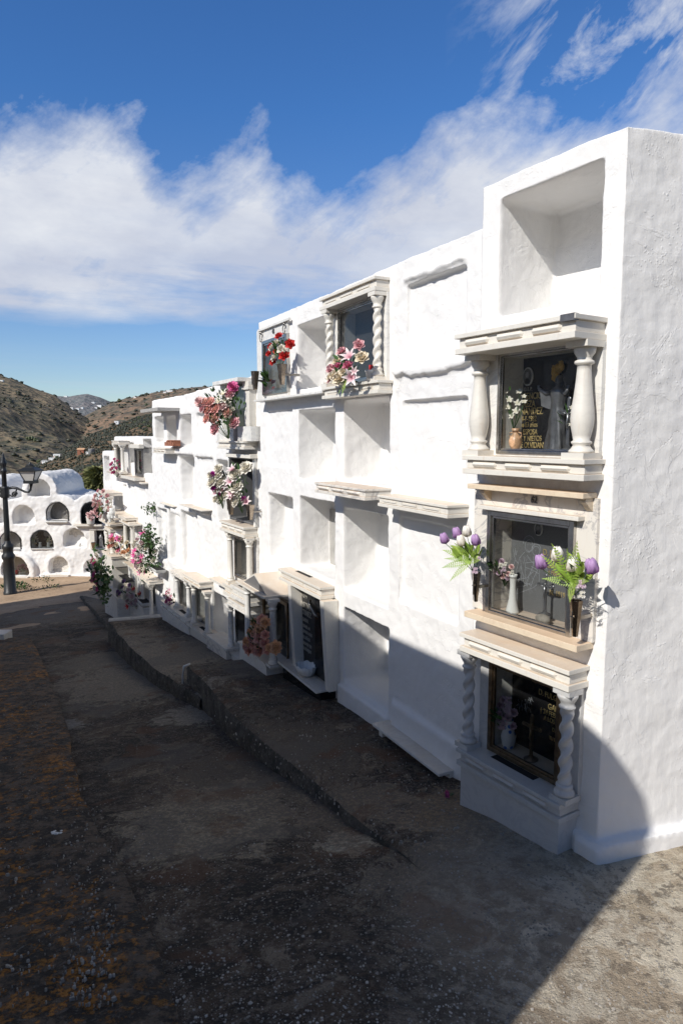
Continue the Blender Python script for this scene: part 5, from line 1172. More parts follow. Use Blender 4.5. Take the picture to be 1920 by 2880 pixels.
# tulips at number 62
f=px2(B1,Z2,.16,(200,470)); S_=.034
hd=[('tulip',c,*f(x,y),.066,.04) for c,x,y in (('purple',97,385),('purple',172,352),('white',229,342),('white',197,400),('purple',284,395))]+[('small','mauve',*f(283,560),.024,.05),('small','mauve',*f(290,490),.016,.03)]
bouquet(B1,'left bouquet of purple and white tulips with lime ferns beside the frame numbered 62',Z2(200,470),.16,hd,(30,.07,.045,.065),[(-1,.35,.19,.06),(-.9,-.25,.19,.06),(-.6,.8,.14,.05),(.7,.7,.15,.05),(1,.3,.14,.05),(-.75,-.8,.18,.055),(-1,.05,.17,.04)],stem=(.045,-.09),seed=3,leafmat='leaf_l')
bouquet(B1,'right tulip bouquet with purple and white tulips and lime leaves, nearest to the wall corner',Z2(840,590),.17,[('tulip',c,*px2(B1,Z2,.17,(840,590))(x,y),.076,.04) for c,x,y in (('purple',680,530),('white',775,485),('white',866,545),('purple',985,558))]+[('small','mauve',*px2(B1,Z2,.17,(840,590))(925,640),.028,.05),('small','white',*px2(B1,Z2,.17,(840,590))(935,700),.024,.06)],
  (34,.075,.055,.07),[(-.35,1,.22,.07),(.35,1,.26,.085),(-.7,.7,.2,.06),(.1,.9,.2,.06),(.9,.35,.15,.05),(.2,-.5,.10,.05),(-.8,.1,.15,.05)],stem=(.01,-.10),seed=5,leafmat='leaf_l')
mvase(B1,Z2(257,578),Z2(250,752),.12,.026,.012,'left steel vase bracketed beside the frame numbered 62')
mvase(B1,Z2(868,748),Z2(845,962),.14,.032,.015,'right steel vase bracketed beside the frame numbered 62')
bouquet(B1,'small bunch of pink and lilac carnations in the tall white vase behind glass',Z2(425,560),-.05,auto(14,(('peony','palepink'),('small','mauve'),('peony','mauve'),('small','white')),.062,.055,.020,11,.03),(14,.05,.05,.05),stem=(0,-.10),seed=6)
bouquet(B1,'faded lilac hydrangeas in the blue china vase behind dark glass',Z2(430,1430),-.05,auto(22,(('small','mauve',1.2),('peony','mauve')),.075,.10,.026,12,.03),(16,.06,.06,.05),stem=(0,-.12),seed=7)
f=px2(B1,Z1,-.02,(500,1750))
bouquet(B1,'white orchid sprays behind the glass left of the gilt inscription',Z1(500,1750),-.02,[('orchid','white',*f(x,y),s*.026,.0) for x,y,s in ((448,1685,1),(530,1683,1.1),(433,1725,.8),(468,1735,1.1),(460,1782,1.0),(520,1755,1.2),(560,1745,1.0),(507,1805,1.25),(480,1838,1.1),(560,1715,.8))],(3,.04,.08,.03),stem=(.0,-.16),seed=8)
bouquet(B1,'white orchid spray behind the glass half hidden by the right baluster column',Z1(855,1850),-.02,[('orchid','white',*px2(B1,Z1,-.02,(855,1850))(x,y),.019,.0) for x,y in ((858,1785),(862,1820),(850,1890),(870,1850))],(3,.03,.06,.05),stem=(.02,-.14),seed=9)
# roses and lilies at the twisted columns of the second wall
f=px2(B2,Z3,.22,(660,900)); H=[('rose','pink',*f(625,775),.058,.0),('rose','pink',*f(735,735),.058,0),('lily','lily',*f(690,812),.09,.02),('rose','cream',*f(768,815),.07,.02),('rose','cream',*f(610,838),.055,.02),('rose','pink',*f(568,882),.055,.02),('rose','rosepink',*f(632,872),.05,.05),('rose','rosepink',*f(700,865),.055,.05),('rose','cream',*f(575,935),.06,.03),('rose','cream',*f(618,925),.065,.06),('rose','cream',*f(662,948),.08,.08),('lily','lily',*f(732,945),.09,.06),('rose','pink',*f(550,960),.045,.0),('lily','lily',*f(745,905),.05,.05),('rose','pink',*f(600,900),.035,.07),('rose','cream',*f(690,905),.04,.08)]
bouquet(B2,'big bouquet of cream and pink roses with lilies between the twisted columns',Z3(660,900),.22,H,(34,.14,.13,.06),[(-.3,-1,.16,.06),(.2,-1,.18,.06),(.5,-.8,.15,.05)],stem=(.03,-.10),seed=12)
f=px2(B2,Z3,.20,(240,780))
H=[('rose',c,*f(x,y),s,.03) for c,x,y,s in (('red',248,680,.055),('white',231,725,.055),('red',192,745,.045),('white',200,755,.05),('red',322,733,.062),('white',268,765,.065),('red',228,775,.04),('red',185,792,.045),('white',220,812,.07),('red',283,805,.07),('red',212,845,.055),('white',285,770,.03))]
bouquet(B2,'bouquet of red and white roses in a steel vase on memorial 43',Z3(240,780),.20,H,(24,.10,.10,.07),stem=(.02,-.16),seed=13)
mvase(B2,Z3(247,862),Z3(255,990),.20,.055,.025,'steel vase under the red and white roses of memorial 43')
mvase(B2,Z3(73,908),Z3(85,1022),.16,.048,.025,'empty dark steel vase at the far left corner of the second wall')
bouquet(B2,'small green and teal posy behind the glass of memorial 43',Z3(190,970),-.03,[('peony','mauve',.03,0,.035,0),('small','red',-.02,.01,.025,.01),('small','red',.06,-.08,.03,.01)],(22,.08,.09,.09),stem=(0,-.1),seed=14)
# peonies
f=pxl(B3,ZE,.33,(650,760))
H=[('peony',c,*f(x,y),s,.03) for c,x,y,s in (('fuchsia',860,345,.085),('pink',795,465,.075),('palepink',190,640,.075),('coral',290,630,.065),('coral',395,620,.08),('pink',240,760,.06),('coral',345,770,.085),('coral',490,770,.09),('palepink',650,700,.075),('coral',740,830,.08),('coral',475,940,.085),('coral',320,960,.07),('pink',865,1030,.09),('pink',480,1160,.09))]+[('lily','white',*f(x,y),.09,.02) for x,y in ((650,490),(700,610),(560,640),(740,680),(700,960),(430,1000))]+[('rose','white',*f(x,y),.055,.03) for x,y in ((840,780),(800,570),(590,860))]
bouquet(B3,'large bouquet of pink and coral peonies and white lilies spilling from marble planters',ZE(650,760),.33,H,(150,.24,.28,.06),stem=(.12,-.36),seed=15,vol=True,big=1.0)
# white roses, two vases
f=pxl(B3,ZF,.30,(380,520))
H=[('peony',c,*f(x,y),s,.03) for c,x,y,s in (('white',390,235,.07),('white',380,335,.075),('white',420,455,.085),('white',262,480,.075),('white',520,690,.085),('white',415,790,.075),('white',245,360,.05),('white',330,800,.05))]+[('rose','magenta',*f(x,y),.042,.04) for x,y in ((305,530),(312,590),(418,712),(300,340))]+[('lily','lily',*f(x,y),.075,.03) for x,y in ((340,690),(350,620),(460,640),(540,560))]
bouquet(B3,'left bouquet of ruffled white roses with purple buds in a dark steel vase',ZF(380,520),.30,H,(34,.10,.20,.06),stem=(.10,-.30),seed=16,vol=True,big=1.15)
mvase(B3,ZF(560,790),ZF(590,1090),.20,.062,.03,'left dark steel vase of the pair in the black opening')
f=pxl(B3,ZF,.24,(740,520))
H=[('peony',c,*f(x,y),s,.03) for c,x,y,s in (('white',895,205,.09),('white',690,330,.085),('white',705,545,.095),('white',710,690,.08),('white',690,850,.065),('white',760,800,.06),('white',770,300,.05),('white',680,400,.045))]+[('rose','magenta',*f(850,785),.042,.04)]+[('lily','lily',*f(x,y),.08,.03) for x,y in ((655,260),(610,480),(635,690),(900,855),(640,760))]
bouquet(B3,'right bouquet of ruffled white roses with one long green spray in a steel vase',ZF(740,520),.24,H,(40,.10,.24,.07),stem=(.08,-.34),seed=17,vol=True,big=1.15)
mvase(B3,ZF(900,900),ZF(945,1185),.18,.06,.03,'right bronze toned steel vase of the pair in the black opening')
# peach roses under the pediment
f=px2(B2,ZH,.36,(420,1030))
H=[('rose',c,*f(x,y),s,.02) for c,x,y,s in (('peach',480,1040,.085),('peach',370,1110,.085),('peach',300,1200,.07),('peach',445,1145,.05),('peach',535,1120,.055),('peach',450,1235,.055),('peach',390,1215,.05),('peach',570,1210,.05),('peach',330,1030,.05),('orange',270,1090,.05),('orange',310,1110,.045),('peach',500,790,.06),('orange',540,830,.06),('orange',450,900,.06),('peach',430,1010,.045),('orange',390,830,.05),('orange',330,950,.05),('peach',380,1000,.045),('peach',540,1000,.05),('orange',470,930,.045),('orange',600,1180,.045),('orange',480,860,.05),('peach',260,1170,.04),('orange',690,1160,.06),('orange',690,1210,.05))]
bouquet(B2,'dome shaped bouquet of peach and pink roses under the pedimented roof',ZH(420,1030),.36,H,(90,.20,.22,.05),stem=(0,-.12),seed=18,big=1.3)
# farther bouquets
bouquet(B3,'low pink and white bouquet at the left ground memorial of the third wall',ZG(215,680),.2,auto(13,(('rose','rosepink'),('lily','lily'),('rose','fuchsia')),.17,.13,.055,21),(26,.17,.14,.07),stem=(0,-.1),seed=21)
bouquet(B4,'tall bouquet of fuchsia and white roses beside the ivy, in a white pot',ZC(1080,640),.3,auto(26,(('lily','fuchsia',1.3),('rose','white'),('lily','fuchsia',1.3),('peony','white'),('rose','lily')),.19,.36,.075,22,.1),(50,.17,.32,.06),stem=(.10,-.32),seed=22,vol=True,big=.9)
bouquet(B4,'round bunch of cream and crimson flowers left of the slim column pair',ZC(610,430),.28,auto(17,(('peony','cream'),('lily','fuchsia',1.2),('peony','peach'),('rose','white')),.22,.16,.08,23,.1),(30,.28,.2,.08),stem=(0,-.2),seed=23,vol=True,big=.9)
bouquet(B4,'small peach coloured bunch between the round columns of the fourth wall',ZC(800,560),.22,auto(9,(('rose','orange'),('rose','cream'),('lily','white')),.13,.15,.075,24,.06),(12,.12,.1,.07),stem=(0,-.12),seed=24,vol=True,big=.9)
bouquet(B4,'shaded bunch of white and violet flowers on the dark ledge',ZC(745,1370),.3,auto(18,(('peony','white'),('peony','white'),('peony','purple',.8)),.15,.26,.075,25,.08),(24,.2,.3,.07),stem=(0,-.25),seed=25,vol=True,big=.9)
bouquet(B4,'shaded bunch of red and white flowers left of the white square planter',ZC(900,1440),.3,auto(12,(('lily','red',1.2),('peony','lily'),('rose','red'),('peony','white')),.16,.22,.08,26,.08),(24,.18,.2,.07),stem=(.05,-.15),seed=26,vol=True,big=.9)
bouquet(B4,'small pink and burgundy bunch at the top left columned memorial of the fourth wall',ZB(570,740),.26,auto(13,(('rose','rosepink'),('lily','lily'),('rose','fuchsia')),.11,.16,.055,27,.05),(30,.10,.15,.05),stem=(.05,-.2),seed=27,vol=True,big=.9)
bouquet(B5,'cascade of pale pink roses on the farthest wall with a green tuft',ZB(300,1420),.45,auto(26,(('peony','palepink'),('rose','palepink'),('rose','pink')),.17,.30,.07,28,.08),(46,.17,.28,.06),[(.6,.9,.3,.12),(.8,.5,.28,.12)],stem=(.1,-.2),seed=28,vol=True,big=.9)
bouquet(AW,'pale pink flowers in a pot on the ledge of the black arched recess',ZI(1275,930),.25,auto(12,(('peony','palepink'),('lily','palepink')),.17,.11,.07,29,.06),(10,.14,.08,.06),stem=(0,-.15),seed=29)
bouquet(AW,'pink and white flowers inside the glazed bottom arch behind the lamp post',ZI(320,1660),-.1,auto(14,(('peony','white'),('peony','palepink'),('rose','pink')),.15,.12,.07,30,.06),(20,.16,.14,.06),stem=(0,-.15),seed=30)
# flowering shrub and climbers
def shrub(B,label,ctr,p,ru,rw,n,sz,mat,heads,seed,cat='shrub',name='shrub',strands=8,base=None):
    r_=random.Random(seed); c=B.M(*ctr,p=p); o0=base or (c[0],-p,c[1]-rw); T=thing(name,label,cat,B,o0); m=MB(); st=MB()
    for k in range(strands):
        a=r_.uniform(0,2*PI); e=Vector((c[0]+ru*math.cos(a)*r_.uniform(.5,1),-p+r_.uniform(-.12,.1),c[1]+rw*math.sin(a)*r_.uniform(.4,1))); mid=Vector(o0).lerp(e,.5)+Vector((r_.uniform(-.06,.06),r_.uniform(-.05,.05),.06)); st.tube([o0,mid,e],[.006,.004,.002],5)
        for i in range(n//strands):
            f_=r_.random()**.6; q=Vector(o0).lerp(mid,f_*2) if f_<.5 else mid.lerp(e,f_*2-1); q=q+Vector((r_.gauss(0,ru*.13),r_.gauss(0,.05),r_.gauss(0,rw*.13)))
            leaf(m,q,(r_.uniform(-1,1),r_.uniform(-1,.3),r_.uniform(-.6,1)),sz*r_.uniform(.7,1.3),sz*.6,.4,r_.uniform(0,3),3)
    st.build('stems','leaf_o',T); m.build('foliage',mat,T)
    for kind,col,du,dw,s,dp in heads: place(head_mesh(kind,col),kind,T,Vector((c[0]+du,-p-dp-.05,c[1]+dw)),Vector((r_.uniform(-.4,.4),-1,r_.uniform(-.2,.5))).to_track_quat('Z','Y').to_euler(),s)
    return T
shrub(B5,'dark leafy shrub with pink and white blooms at the foot of the farthest wall',ZC(300,1000),.75,.62,.55,420,.085,'leaf',auto(16,(('rose','fuchsia'),('rose','rosepink'),('peony','white'),('rose','white')),.32,.42,.075,31,.1),31,strands=16,base=(B5.M(*ZC(330,1280),p=.75)[0],-.75,B5.M(*ZC(330,1310),p=.75)[1]))
shrub(B4,'dark green ivy spilling above the fuchsia and white bouquet',ZC(1220,480),.2,.24,.50,520,.055,'leaf',(),32,'ivy','ivy',12,(B4.M(*ZC(1220,860),p=.15)[0],-.15,B4.M(*ZC(1220,860),p=.15)[1]))
shrub(B4,'thin caper sprig growing from a crack high on the fourth wall end',ZB(1200,1560),.10,.15,.13,70,.05,'leaf',(),33,'plant','wall_plant',7,(B4.M(*ZB(1285,1620),p=.02)[0],-.02,B4.M(*ZB(1285,1500),p=.02)[1]))
# fallen rose bud on the ground
g=on(S1,1254,2243); T=thing('fallen_rose','pink rose bud with green stalk fallen on the concrete near the twisted columns','flower',G,(g.x,g.y,g.z)); place(head_mesh('rose','fuchsia'),'rose',T,g+Vector((0,0,.022)),(1.2,.3,.8),.03); m=MB(); m.tube([g+Vector((.01,0,.012)),g+Vector((.05,.02,.008))],.003,5); leaf(m,g+Vector((.02,0,.015)),(1,.5,.3),.04,.02); m.build('stalk','leaf',T)
# ------------------------------------------------------------------ fittings of the arched wall
def arch_ring(key,t,v0,v1,inset=0):
    x0,x1,y0,y1=ARCH[key]; a=arch_poly(x0,x1,y0,y1,.62,20,inset); b=arch_poly(x0,x1,y0,y1,.62,20,inset+t); n=len(a); m=MB()
    for i in range(n):
        j=(i+1)%n; m.hexa([(a[i][0],v0,a[i][1]),(a[j][0],v0,a[j][1]),(a[j][0],v1,a[j][1]),(a[i][0],v1,a[i][1]),(b[i][0],v0,b[i][1]),(b[j][0],v0,b[j][1]),(b[j][0],v1,b[j][1]),(b[i][0],v1,b[i][1])])
    return m
def arch_fit(key,label,stone,frame,glass,fv=.02,t=.022,lattice=False,sv=.30):
    x0,x1,y0,y1=ARCH[key]; pl=arch_poly(x0,x1,y0,y1,.62,20,-.03); c=ai((x0+x1)/2,y1)
    T=thing('niche_front',label,'niche front',AW,(c[0],0,c[1]),'fronts of the arched niches')
    m=MB(); m.prism(pl,sv,sv+.03); st=m.build('headstone',stone,T)
    if frame:
        fo=arch_ring(key,t,fv-.03,fv).build('frame',frame,T)
        if glass: m=MB(); m.prism(arch_poly(x0,x1,y0,y1,.62,20,t*.9),fv-.012,fv-.010); m.build('glass_pane',glass,fo)
    if lattice:
        m=MB(); u0=min(p[0] for p in pl);u1=max(p[0] for p in pl);w0=min(p[1] for p in pl);w1=max(p[1] for p in pl); c_=(u0+u1)/2; r_=(u1-u0)/2
        for k in range(-14,30):
            for s in (-1,1):
                seg=[]
                for i in range(40):
                    w=w0+(w1-w0)*i/39; u_=u0+k*.055+s*(w-w0)*.75+(0 if s>0 else .0)
                    rh=min(r_,(w1-w0)*.84); ok=u0+.03<u_<u1-.03 and (w<w1-rh or ((u_-c_)/(r_-.03))**2+((w-(w1-rh))/(rh-.02))**2<1)
                    if ok: seg.append((u_,sv-.015,w))
                    elif len(seg)>1: m.tube(seg[::max(1,len(seg)-1)] if len(seg)>2 else seg,.004,4); seg=[]
                    else: seg=[]
                if len(seg)>1: m.tube([seg[0],seg[-1]],.004,4)
        m.build('lattice','brick' if False else 'steel',T)
    return T,st
def asill(T,x0,x1,y,h,p,mat='marble'):
    a=ai(x0,y); b=ai(x1,y+h); m=MB(); m.box(a[0],b[0],-p,.05,b[1],a[1]); return m.build('sill',mat,T,bevel=.003)
T,_=arch_fit('K1','black framed arch with brown lattice over the stone, middle of the top row','cement','iron',None,lattice=True); asill(T,632,945,1005,14,.10,'plastic')
T,_=arch_fit('K2','black arch holding the pale pink flower pot, top row right','slate','iron','glass_d',sv=.22); asill(T,1040,1430,1045,24,.16,'marble')
T,_=arch_fit('M0','black framed arch with lattice partly behind the lamp post','cement','iron',None,lattice=True); asill(T,-20,290,1398,8,.06,'plastic')
T,st=arch_fit('M1','black framed glazed arch with white flowers and a round medallion','slate','iron','glass'); asill(T,425,738,1384,8,.06,'plastic')
q=ai(592,1200); m=MB(); m.prism([(q[0]+.088*math.cos(PI*k/12),q[1]+.088*math.sin(PI*k/12)) for k in range(24)],.26,.285); m.build('round_medallion','engrave',st)
for i,(x,y) in enumerate(((490,1245),(510,1220),(480,1290),(515,1295),(700,1235),(690,1290),(712,1285),(660,1300),(715,1250))):
    q=ai(x,y); 
bouquet(AW,'left spray of white flowers behind the black framed glazed arch',ZI(495,1270),-.12,auto(7,(('rose','white'),('rose','cream')),.06,.12,.045,41,.02),(10,.06,.10,.05),stem=(0,-.2),seed=41)
bouquet(AW,'right spray of white flowers behind the black framed glazed arch',ZI(695,1270),-.12,auto(8,(('rose','white'),('rose','cream')),.07,.12,.045,42,.02),(10,.06,.10,.05),stem=(0,-.2),seed=42)
for x,l_ in ((535,'left white candle vase standing in the glazed black arch'),(648,'right white candle vase standing in the glazed black arch')):
    q=ai(x,1376); pot(AW,(q[0],.12,q[1]),[(.04,0),(.05,.04),(.035,.12),(.045,.15)],'porcelain','vase',l_,n=12)
q=ai(620,1376); crucifix(AW,(q[0],.15,q[1]),.3,'iron','iron','black crucifix in the middle of the glazed black arch')
arch_fit('M2','grey inscribed marble slab set deep in an open arch, right of the black ones','marble_v',None,None); q=ai(1085,1360); pot(AW,(q[0],.12,q[1]),[(.04,0),(.045,.08),(.04,.09)],'porcelain','vase','small white jar in front of the grey marble slab',n=12)
T,_=arch_fit('N1','glazed bottom arch with marble frame behind the lamp post','terracotta' if False else 'marble_p','steel','glass',t=.03); asill(T,10,430,1760,30,.22,'marble')
q=ai(205,1745); pot(AW,(q[0],.12,q[1]),[(.05,0),(.055,.1),(.05,.11)],'f_red','vase','small red jar inside the glazed bottom arch',n=12)
T,_=arch_fit('N2','stained cream slab closing the bottom middle arch above a marble step','marble_v',None,None,sv=.25); asill(T,655,975,1742,18,.18,'marble')
T,_=arch_fit('K0','plain white plastered arch left of the lattice arch','plaster',None,None,sv=.30) if False else (None,None)
# flat memorial with statue
a=ai(1280,1115); b=ai(1450,1385); T=thing('memorial','black niche with a silver statue, framed in marble, right end of the arched wall','memorial',AW,((a[0]+b[0])/2,0,b[1]),GM)
m=MB(); m.box(a[0]-.08,a[0]+.05,-.03,.02,b[1],a[1]); m.box(a[0]-.08,b[0]+.1,-.05,.02,a[1]-.03,a[1]+.02); m.build('surround','marble',T); m=MB(); m.box(a[0]+.05,b[0],.2,.22,b[1],a[1]-.03); m.build('headstone','slate',T)
q=ai(1383,1370); o=robed(None,AW,(q[0],.10,b[1]+.03),.42,'silver','fold',True,'statue'); tag(o,'silver robed figure with folded arms standing in the black niche of the arched wall','statue')
mvase(AW,ZI(1283,1300),ZI(1293,1385),.12,.07,.04,'cream cone shaped vase left of the silver figure')
m=MB(); q=ai(1275,1035); m.lathe((q[0],-.12,q[1]-.02),[(.10,0),(.11,.02),(.13,.22),(.14,.24)],18); tag(m.build('flower_pot','porcelain',B=AW,off=(q[0],-.12,q[1]-.02)),'white pot under the pale pink flowers on the arched wall','flower pot')
# ------------------------------------------------------------------ street lamp
base=ground(30,1665,-2.05); bx,by,bz=base.x,base.y,zp(base.x,base.y)+.0
T=thing('street_lamp','black cast iron street lamp with one side arm and lantern beside the dirt yard','street lamp',G,(bx,by,bz))
sc=17.6/F; 
def hz(y): return atY(0,y,by).z
top=hz(1290)
m=MB(); H=lambda y:hz(y)-bz
m.lathe((bx,by,bz),[(.17,-.1),(.17,.06),(.15,.08),(.14,H(1600)),(.13,H(1575)),(.16,H(1570)),(.165,H(1562)),(.125,H(1556)),(.125,H(1546)),(.145,H(1540)),(.14,H(1532)),(.085,H(1528)),(.055,H(1510))],20); m.build('pedestal','iron',T)
m=MB(); m.lathe((bx,by,bz),[(.075,H(1545)),(.07,H(1500)),(.062,H(1400)),(.058,H(1330)),(.075,H(1328)),(.075,H(1322)),(.06,H(1320)),(.06,H(1312)),(.085,H(1306)),(.085,H(1300)),(.055,H(1294)),(.06,H(1289)),(.03,H(1284)),(.035,H(1280)),(.012,H(1276)),(.002,H(1268))],20); m.lathe((bx,by,bz),[(.1,H(1400)),(.11,H(1396)),(.11,H(1372)),(.1,H(1368))],8,False); m.build('pole','iron',T)
ax=lambda x,y:Vector((atY(x,y,by).x,by,atY(x,y,by).z))
q=lambda x,y:ax(x/4.9,1260+y/4.9)
m=MB(); m.tube([q(130,555),q(180,545),q(240,555),q(300,580),q(350,605),q(400,605),q(425,575),q(430,530),q(432,500)],[.035,.035,.032,.028,.028,.03,.03,.03,.035],8); m.build('arm','iron',T)
m=MB(); m.tube([q(205+38*math.cos(t*.45)*(1-t*.035),640-38*math.sin(t*.45)*(1-t*.035)) for t in range(20)],[.022]*18+[.016,.01],7); m.tube([q(140,650),q(170,665),q(205,640),q(240,560)],[.02,.024,.022,.018],7); m.build('scroll','iron',T)
m=MB(); m.tube([q(75,560),q(40,545),q(0,555),q(-60,590),q(-130,605),q(-180,605),q(-205,575),q(-210,500)],[.035,.035,.032,.028,.028,.03,.03,.03],8); m.build('arm','iron',T)
m=MB(); m.tube([q(5-38*math.cos(t*.45)*(1-t*.035),625-38*math.sin(t*.45)*(1-t*.035)) for t in range(20)],[.022]*18+[.016,.01],7); m.tube([q(70,650),q(40,680),q(5,665),q(-35,570)],[.02,.024,.022,.018],7); m.build('scroll','iron',T)
def lantern(cx):
    c=q(cx,440); z=lambda y:q(cx,y).z; L_=MB().box(0,0,0,0,0,0); m=MB()
    s0,s1=.115,.215; zt,zb2=z(305),z(447)
    m.add([(c.x-s1*1.12,by-s1*1.12,zt),(c.x+s1*1.12,by-s1*1.12,zt),(c.x+s1*1.12,by+s1*1.12,zt),(c.x-s1*1.12,by+s1*1.12,zt),(c.x-.1,by-.1,z(262)),(c.x+.1,by-.1,z(262)),(c.x+.1,by+.1,z(262)),(c.x-.1,by+.1,z(262))],[(0,3,2,1),(4,5,6,7),(0,1,5,4),(1,2,6,5),(2,3,7,6),(3,0,4,7)])
    m.box(c.x-s1*1.15,c.x+s1*1.15,by-s1*1.15,by+s1*1.15,zt-.025,zt+.003); m.box(c.x-.085,c.x+.085,by-.085,by+.085,z(262),z(240)); m.lathe((c.x,by,z(240)),[(.09,0),(.08,.02),(.03,.035),(.03,.06),(.01,.09)],12)
    m.box(c.x-s0*1.2,c.x+s0*1.2,by-s0*1.2,by+s0*1.2,z(487),zb2); m.lathe((c.x,by,z(530)),[(.03,0),(.035,.03),(.05,z(487)-z(530))],10); lo=m.build('lantern','iron',T)
    for sx_,sy_ in ((-1,-1),(1,-1),(1,1),(-1,1)): MB().tube([(c.x+sx_*s0,by+sy_*s0,zb2),(c.x+sx_*s1,by+sy_*s1,zt)],.014,5).build('rib','iron',lo)
    cs=[(-1,-1),(1,-1),(1,1),(-1,1)]
    for k in range(4):
        a,b=cs[k],cs[(k+1)%4]; m=MB(); m.add([(c.x+a[0]*s0*.97,by+a[1]*s0*.97,zb2),(c.x+b[0]*s0*.97,by+b[1]*s0*.97,zb2),(c.x+b[0]*s1*.97,by+b[1]*s1*.97,zt-.03),(c.x+a[0]*s1*.97,by+a[1]*s1*.97,zt-.03)],[(0,1,2,3)]); m.build('glass_pane','frost',lo)
lantern(430); lantern(-210)
# weeds round the lamp and on the yard
def weed(px,py,s,n,label,seed,mat='leaf'):
    r_=random.Random(seed); g=Vector((0,0,0)); z=-2.05
    for i in range(20): g=ground(px,py,z); z=lerp(PROF,qof(g.x,g.y))
    T=thing('weed',label,'weed',G,tuple(g)); m=MB()
    for k in range(n): 
        a=r_.uniform(0,6.28); rr=s*r_.random()**.7; leaf(m,g+Vector((rr*math.cos(a),rr*math.sin(a)*.7,r_.uniform(0,s*.6)*(1-rr/s*.6))),(math.cos(a),math.sin(a),r_.uniform(.2,1.3)),s*.22*r_.uniform(.6,1.3),s*.10,.5,r_.uniform(0,3),3)
    m.build('foliage',mat,T)
weed(45,1655,.35,170,'leafy green weed sprawling at the foot of the street lamp',1); weed(37,1645,.22,80,'taller weed stem leaning on the lamp pedestal',2)
weed(120,1635,.3,50,'flat dry tuft of grass on the yard near the arched wall',3,'leaf_o'); weed(143,1657,.3,50,'low olive tuft of weeds between lamp and path',4,'leaf_o'); weed(2,1650,.15,30,'tiny weed at the left edge of the yard',5,'leaf_o'); weed(78,1662,.25,50,'thin creeping weed right of the lamp foot',6,'leaf_o')
# small things on the path
g=on(S1,532,1915); zt_=g.z
e0=on(S1,530,1872); m=MB(); m.tube([(e0.x-.05,e0.y-.06,e0.z-.32),(e0.x-.05,e0.y-.07,e0.z-.1),(e0.x-.04,e0.y-.05,e0.z+.01),(e0.x+.02,e0.y,e0.z+.02)],.012,8); tag(m.build('pipe','plastic',B=G,off=tuple(e0)),'thin grey pipe bent over the far corner of the near slab','pipe')
g=on(SL,160,2343); m=MB()
for k in range(8): x=g.x+rnd.uniform(-.03,.03); y=g.y+rnd.uniform(-.02,.02); m.ball((x,y,g.z+.004),rnd.uniform(.008,.016),6,4,(1,1,.25),.3)
tag(m.build('litter','plastic',B=G,off=tuple(g)),'scrap of white crumbled plaster on the lichen covered strip','litter')
g=on(SL,12,1798); m=MB(); m.box(g.x-.35,g.x+.03,g.y-.05,g.y+.25,g.z-.05,g.z+.10); tag(m.build('marble_block','marble_w',B=G,off=tuple(g),bevel=.01),'pale marble block lying at the left edge of the path','marble block')
for i,(x,y,s,l_) in enumerate(((1190,2150+175,.0,''),)): pass
# conifer behind the arched wall, trees on the slope
def conifer(px,pyt,pyb,Y,wd,label,seed,name='conifer'):
    r_=random.Random(seed); a=atY(px,pyt,Y); b=atY(px,pyb,Y); T=thing(name,label,'tree',G,(a.x,Y,b.z)); H_=a.z-b.z; tr=MB(); tr.tube([(a.x,Y,b.z),(a.x,Y,a.z)],[.25,.03],8); tr.build('trunk','iron' if False else 'brick',T); m=MB()
    for k in range(5200):
        f=r_.random()**.8; rad=wd*(1-f)**.85*(.55+.45*r_.random())*(.75+.35*math.sin(f*38+seed)); an=r_.uniform(0,6.28); p_=Vector((a.x+rad*math.cos(an),Y+rad*math.sin(an),b.z+H_*f-rad*.12))
        leaf(m,p_,(math.cos(an),math.sin(an),r_.uniform(-.5,.4)),r_.uniform(.35,.8),.16,.5,r_.uniform(0,3),2)
    m.build('crown','leaf_c',T); return T
conifer(277,1318,1500,38,2.6,'tall olive green conifer standing behind the arched wall beside the fifth wall',3)
conifer(262,1395,1500,40,3.0,'lower wide conifer left of the tall one behind the arched wall',5)
def tree(px,py,Y,r,label,group='trees on the slopes',seed=0):
    rr_=random.Random(seed); a=on_hill(px,py); Y=a.y; r=r*Y/F; a.z+=r*.5; T=thing('tree',label,'tree',G,(a.x,Y,a.z-r),group); m=MB(); m.tube([(a.x,Y,a.z-r*1.4),(a.x,Y,a.z)],r*.12,6); m.build('trunk','brick',T); m=MB()
    for k in range(26): 
        d=Vector((rr_.gauss(0,1),rr_.gauss(0,1),rr_.gauss(0,.7))).normalized()*r*rr_.uniform(.3,.85); m.ball((a.x+d.x,Y+d.y,a.z+d.z*.8),r*rr_.uniform(.22,.42),6,4,(1,1,.8),.3)
    m.build('crown','leaf_o',T)
tree(336,1131,0,7,'round dark tree on the crest of the right ridge','trees on the slopes',1); tree(161,1290,0,7,'dark tree between the white farm sheds',"trees on the slopes",2); tree(413,1140,0,5,'small tree beside the canopy slab corner, lowest on its ridge','trees on the slopes',3); tree(112,1303,0,10,'bright green bush left of the lowest farm shed','trees on the slopes',4); tree(85,1238,0,10,'left one of a pair of dark round trees on the left hillside','trees on the slopes',5); tree(103,1241,0,9,'right one of a pair of dark round trees on the left hillside','trees on the slopes',6)
r_=random.Random(5)
for i,(x,y) in enumerate(((382,1190),(395,1203),(407,1192),(420,1201),(425,1188),(392,1178),(412,1212),(372,1206),(360,1196))):
    tree(x,y,0,rnd.uniform(4,6.5),'dark round olive bush on the red brown slope above the fourth wall','olive bushes on the red brown slope',20+i)
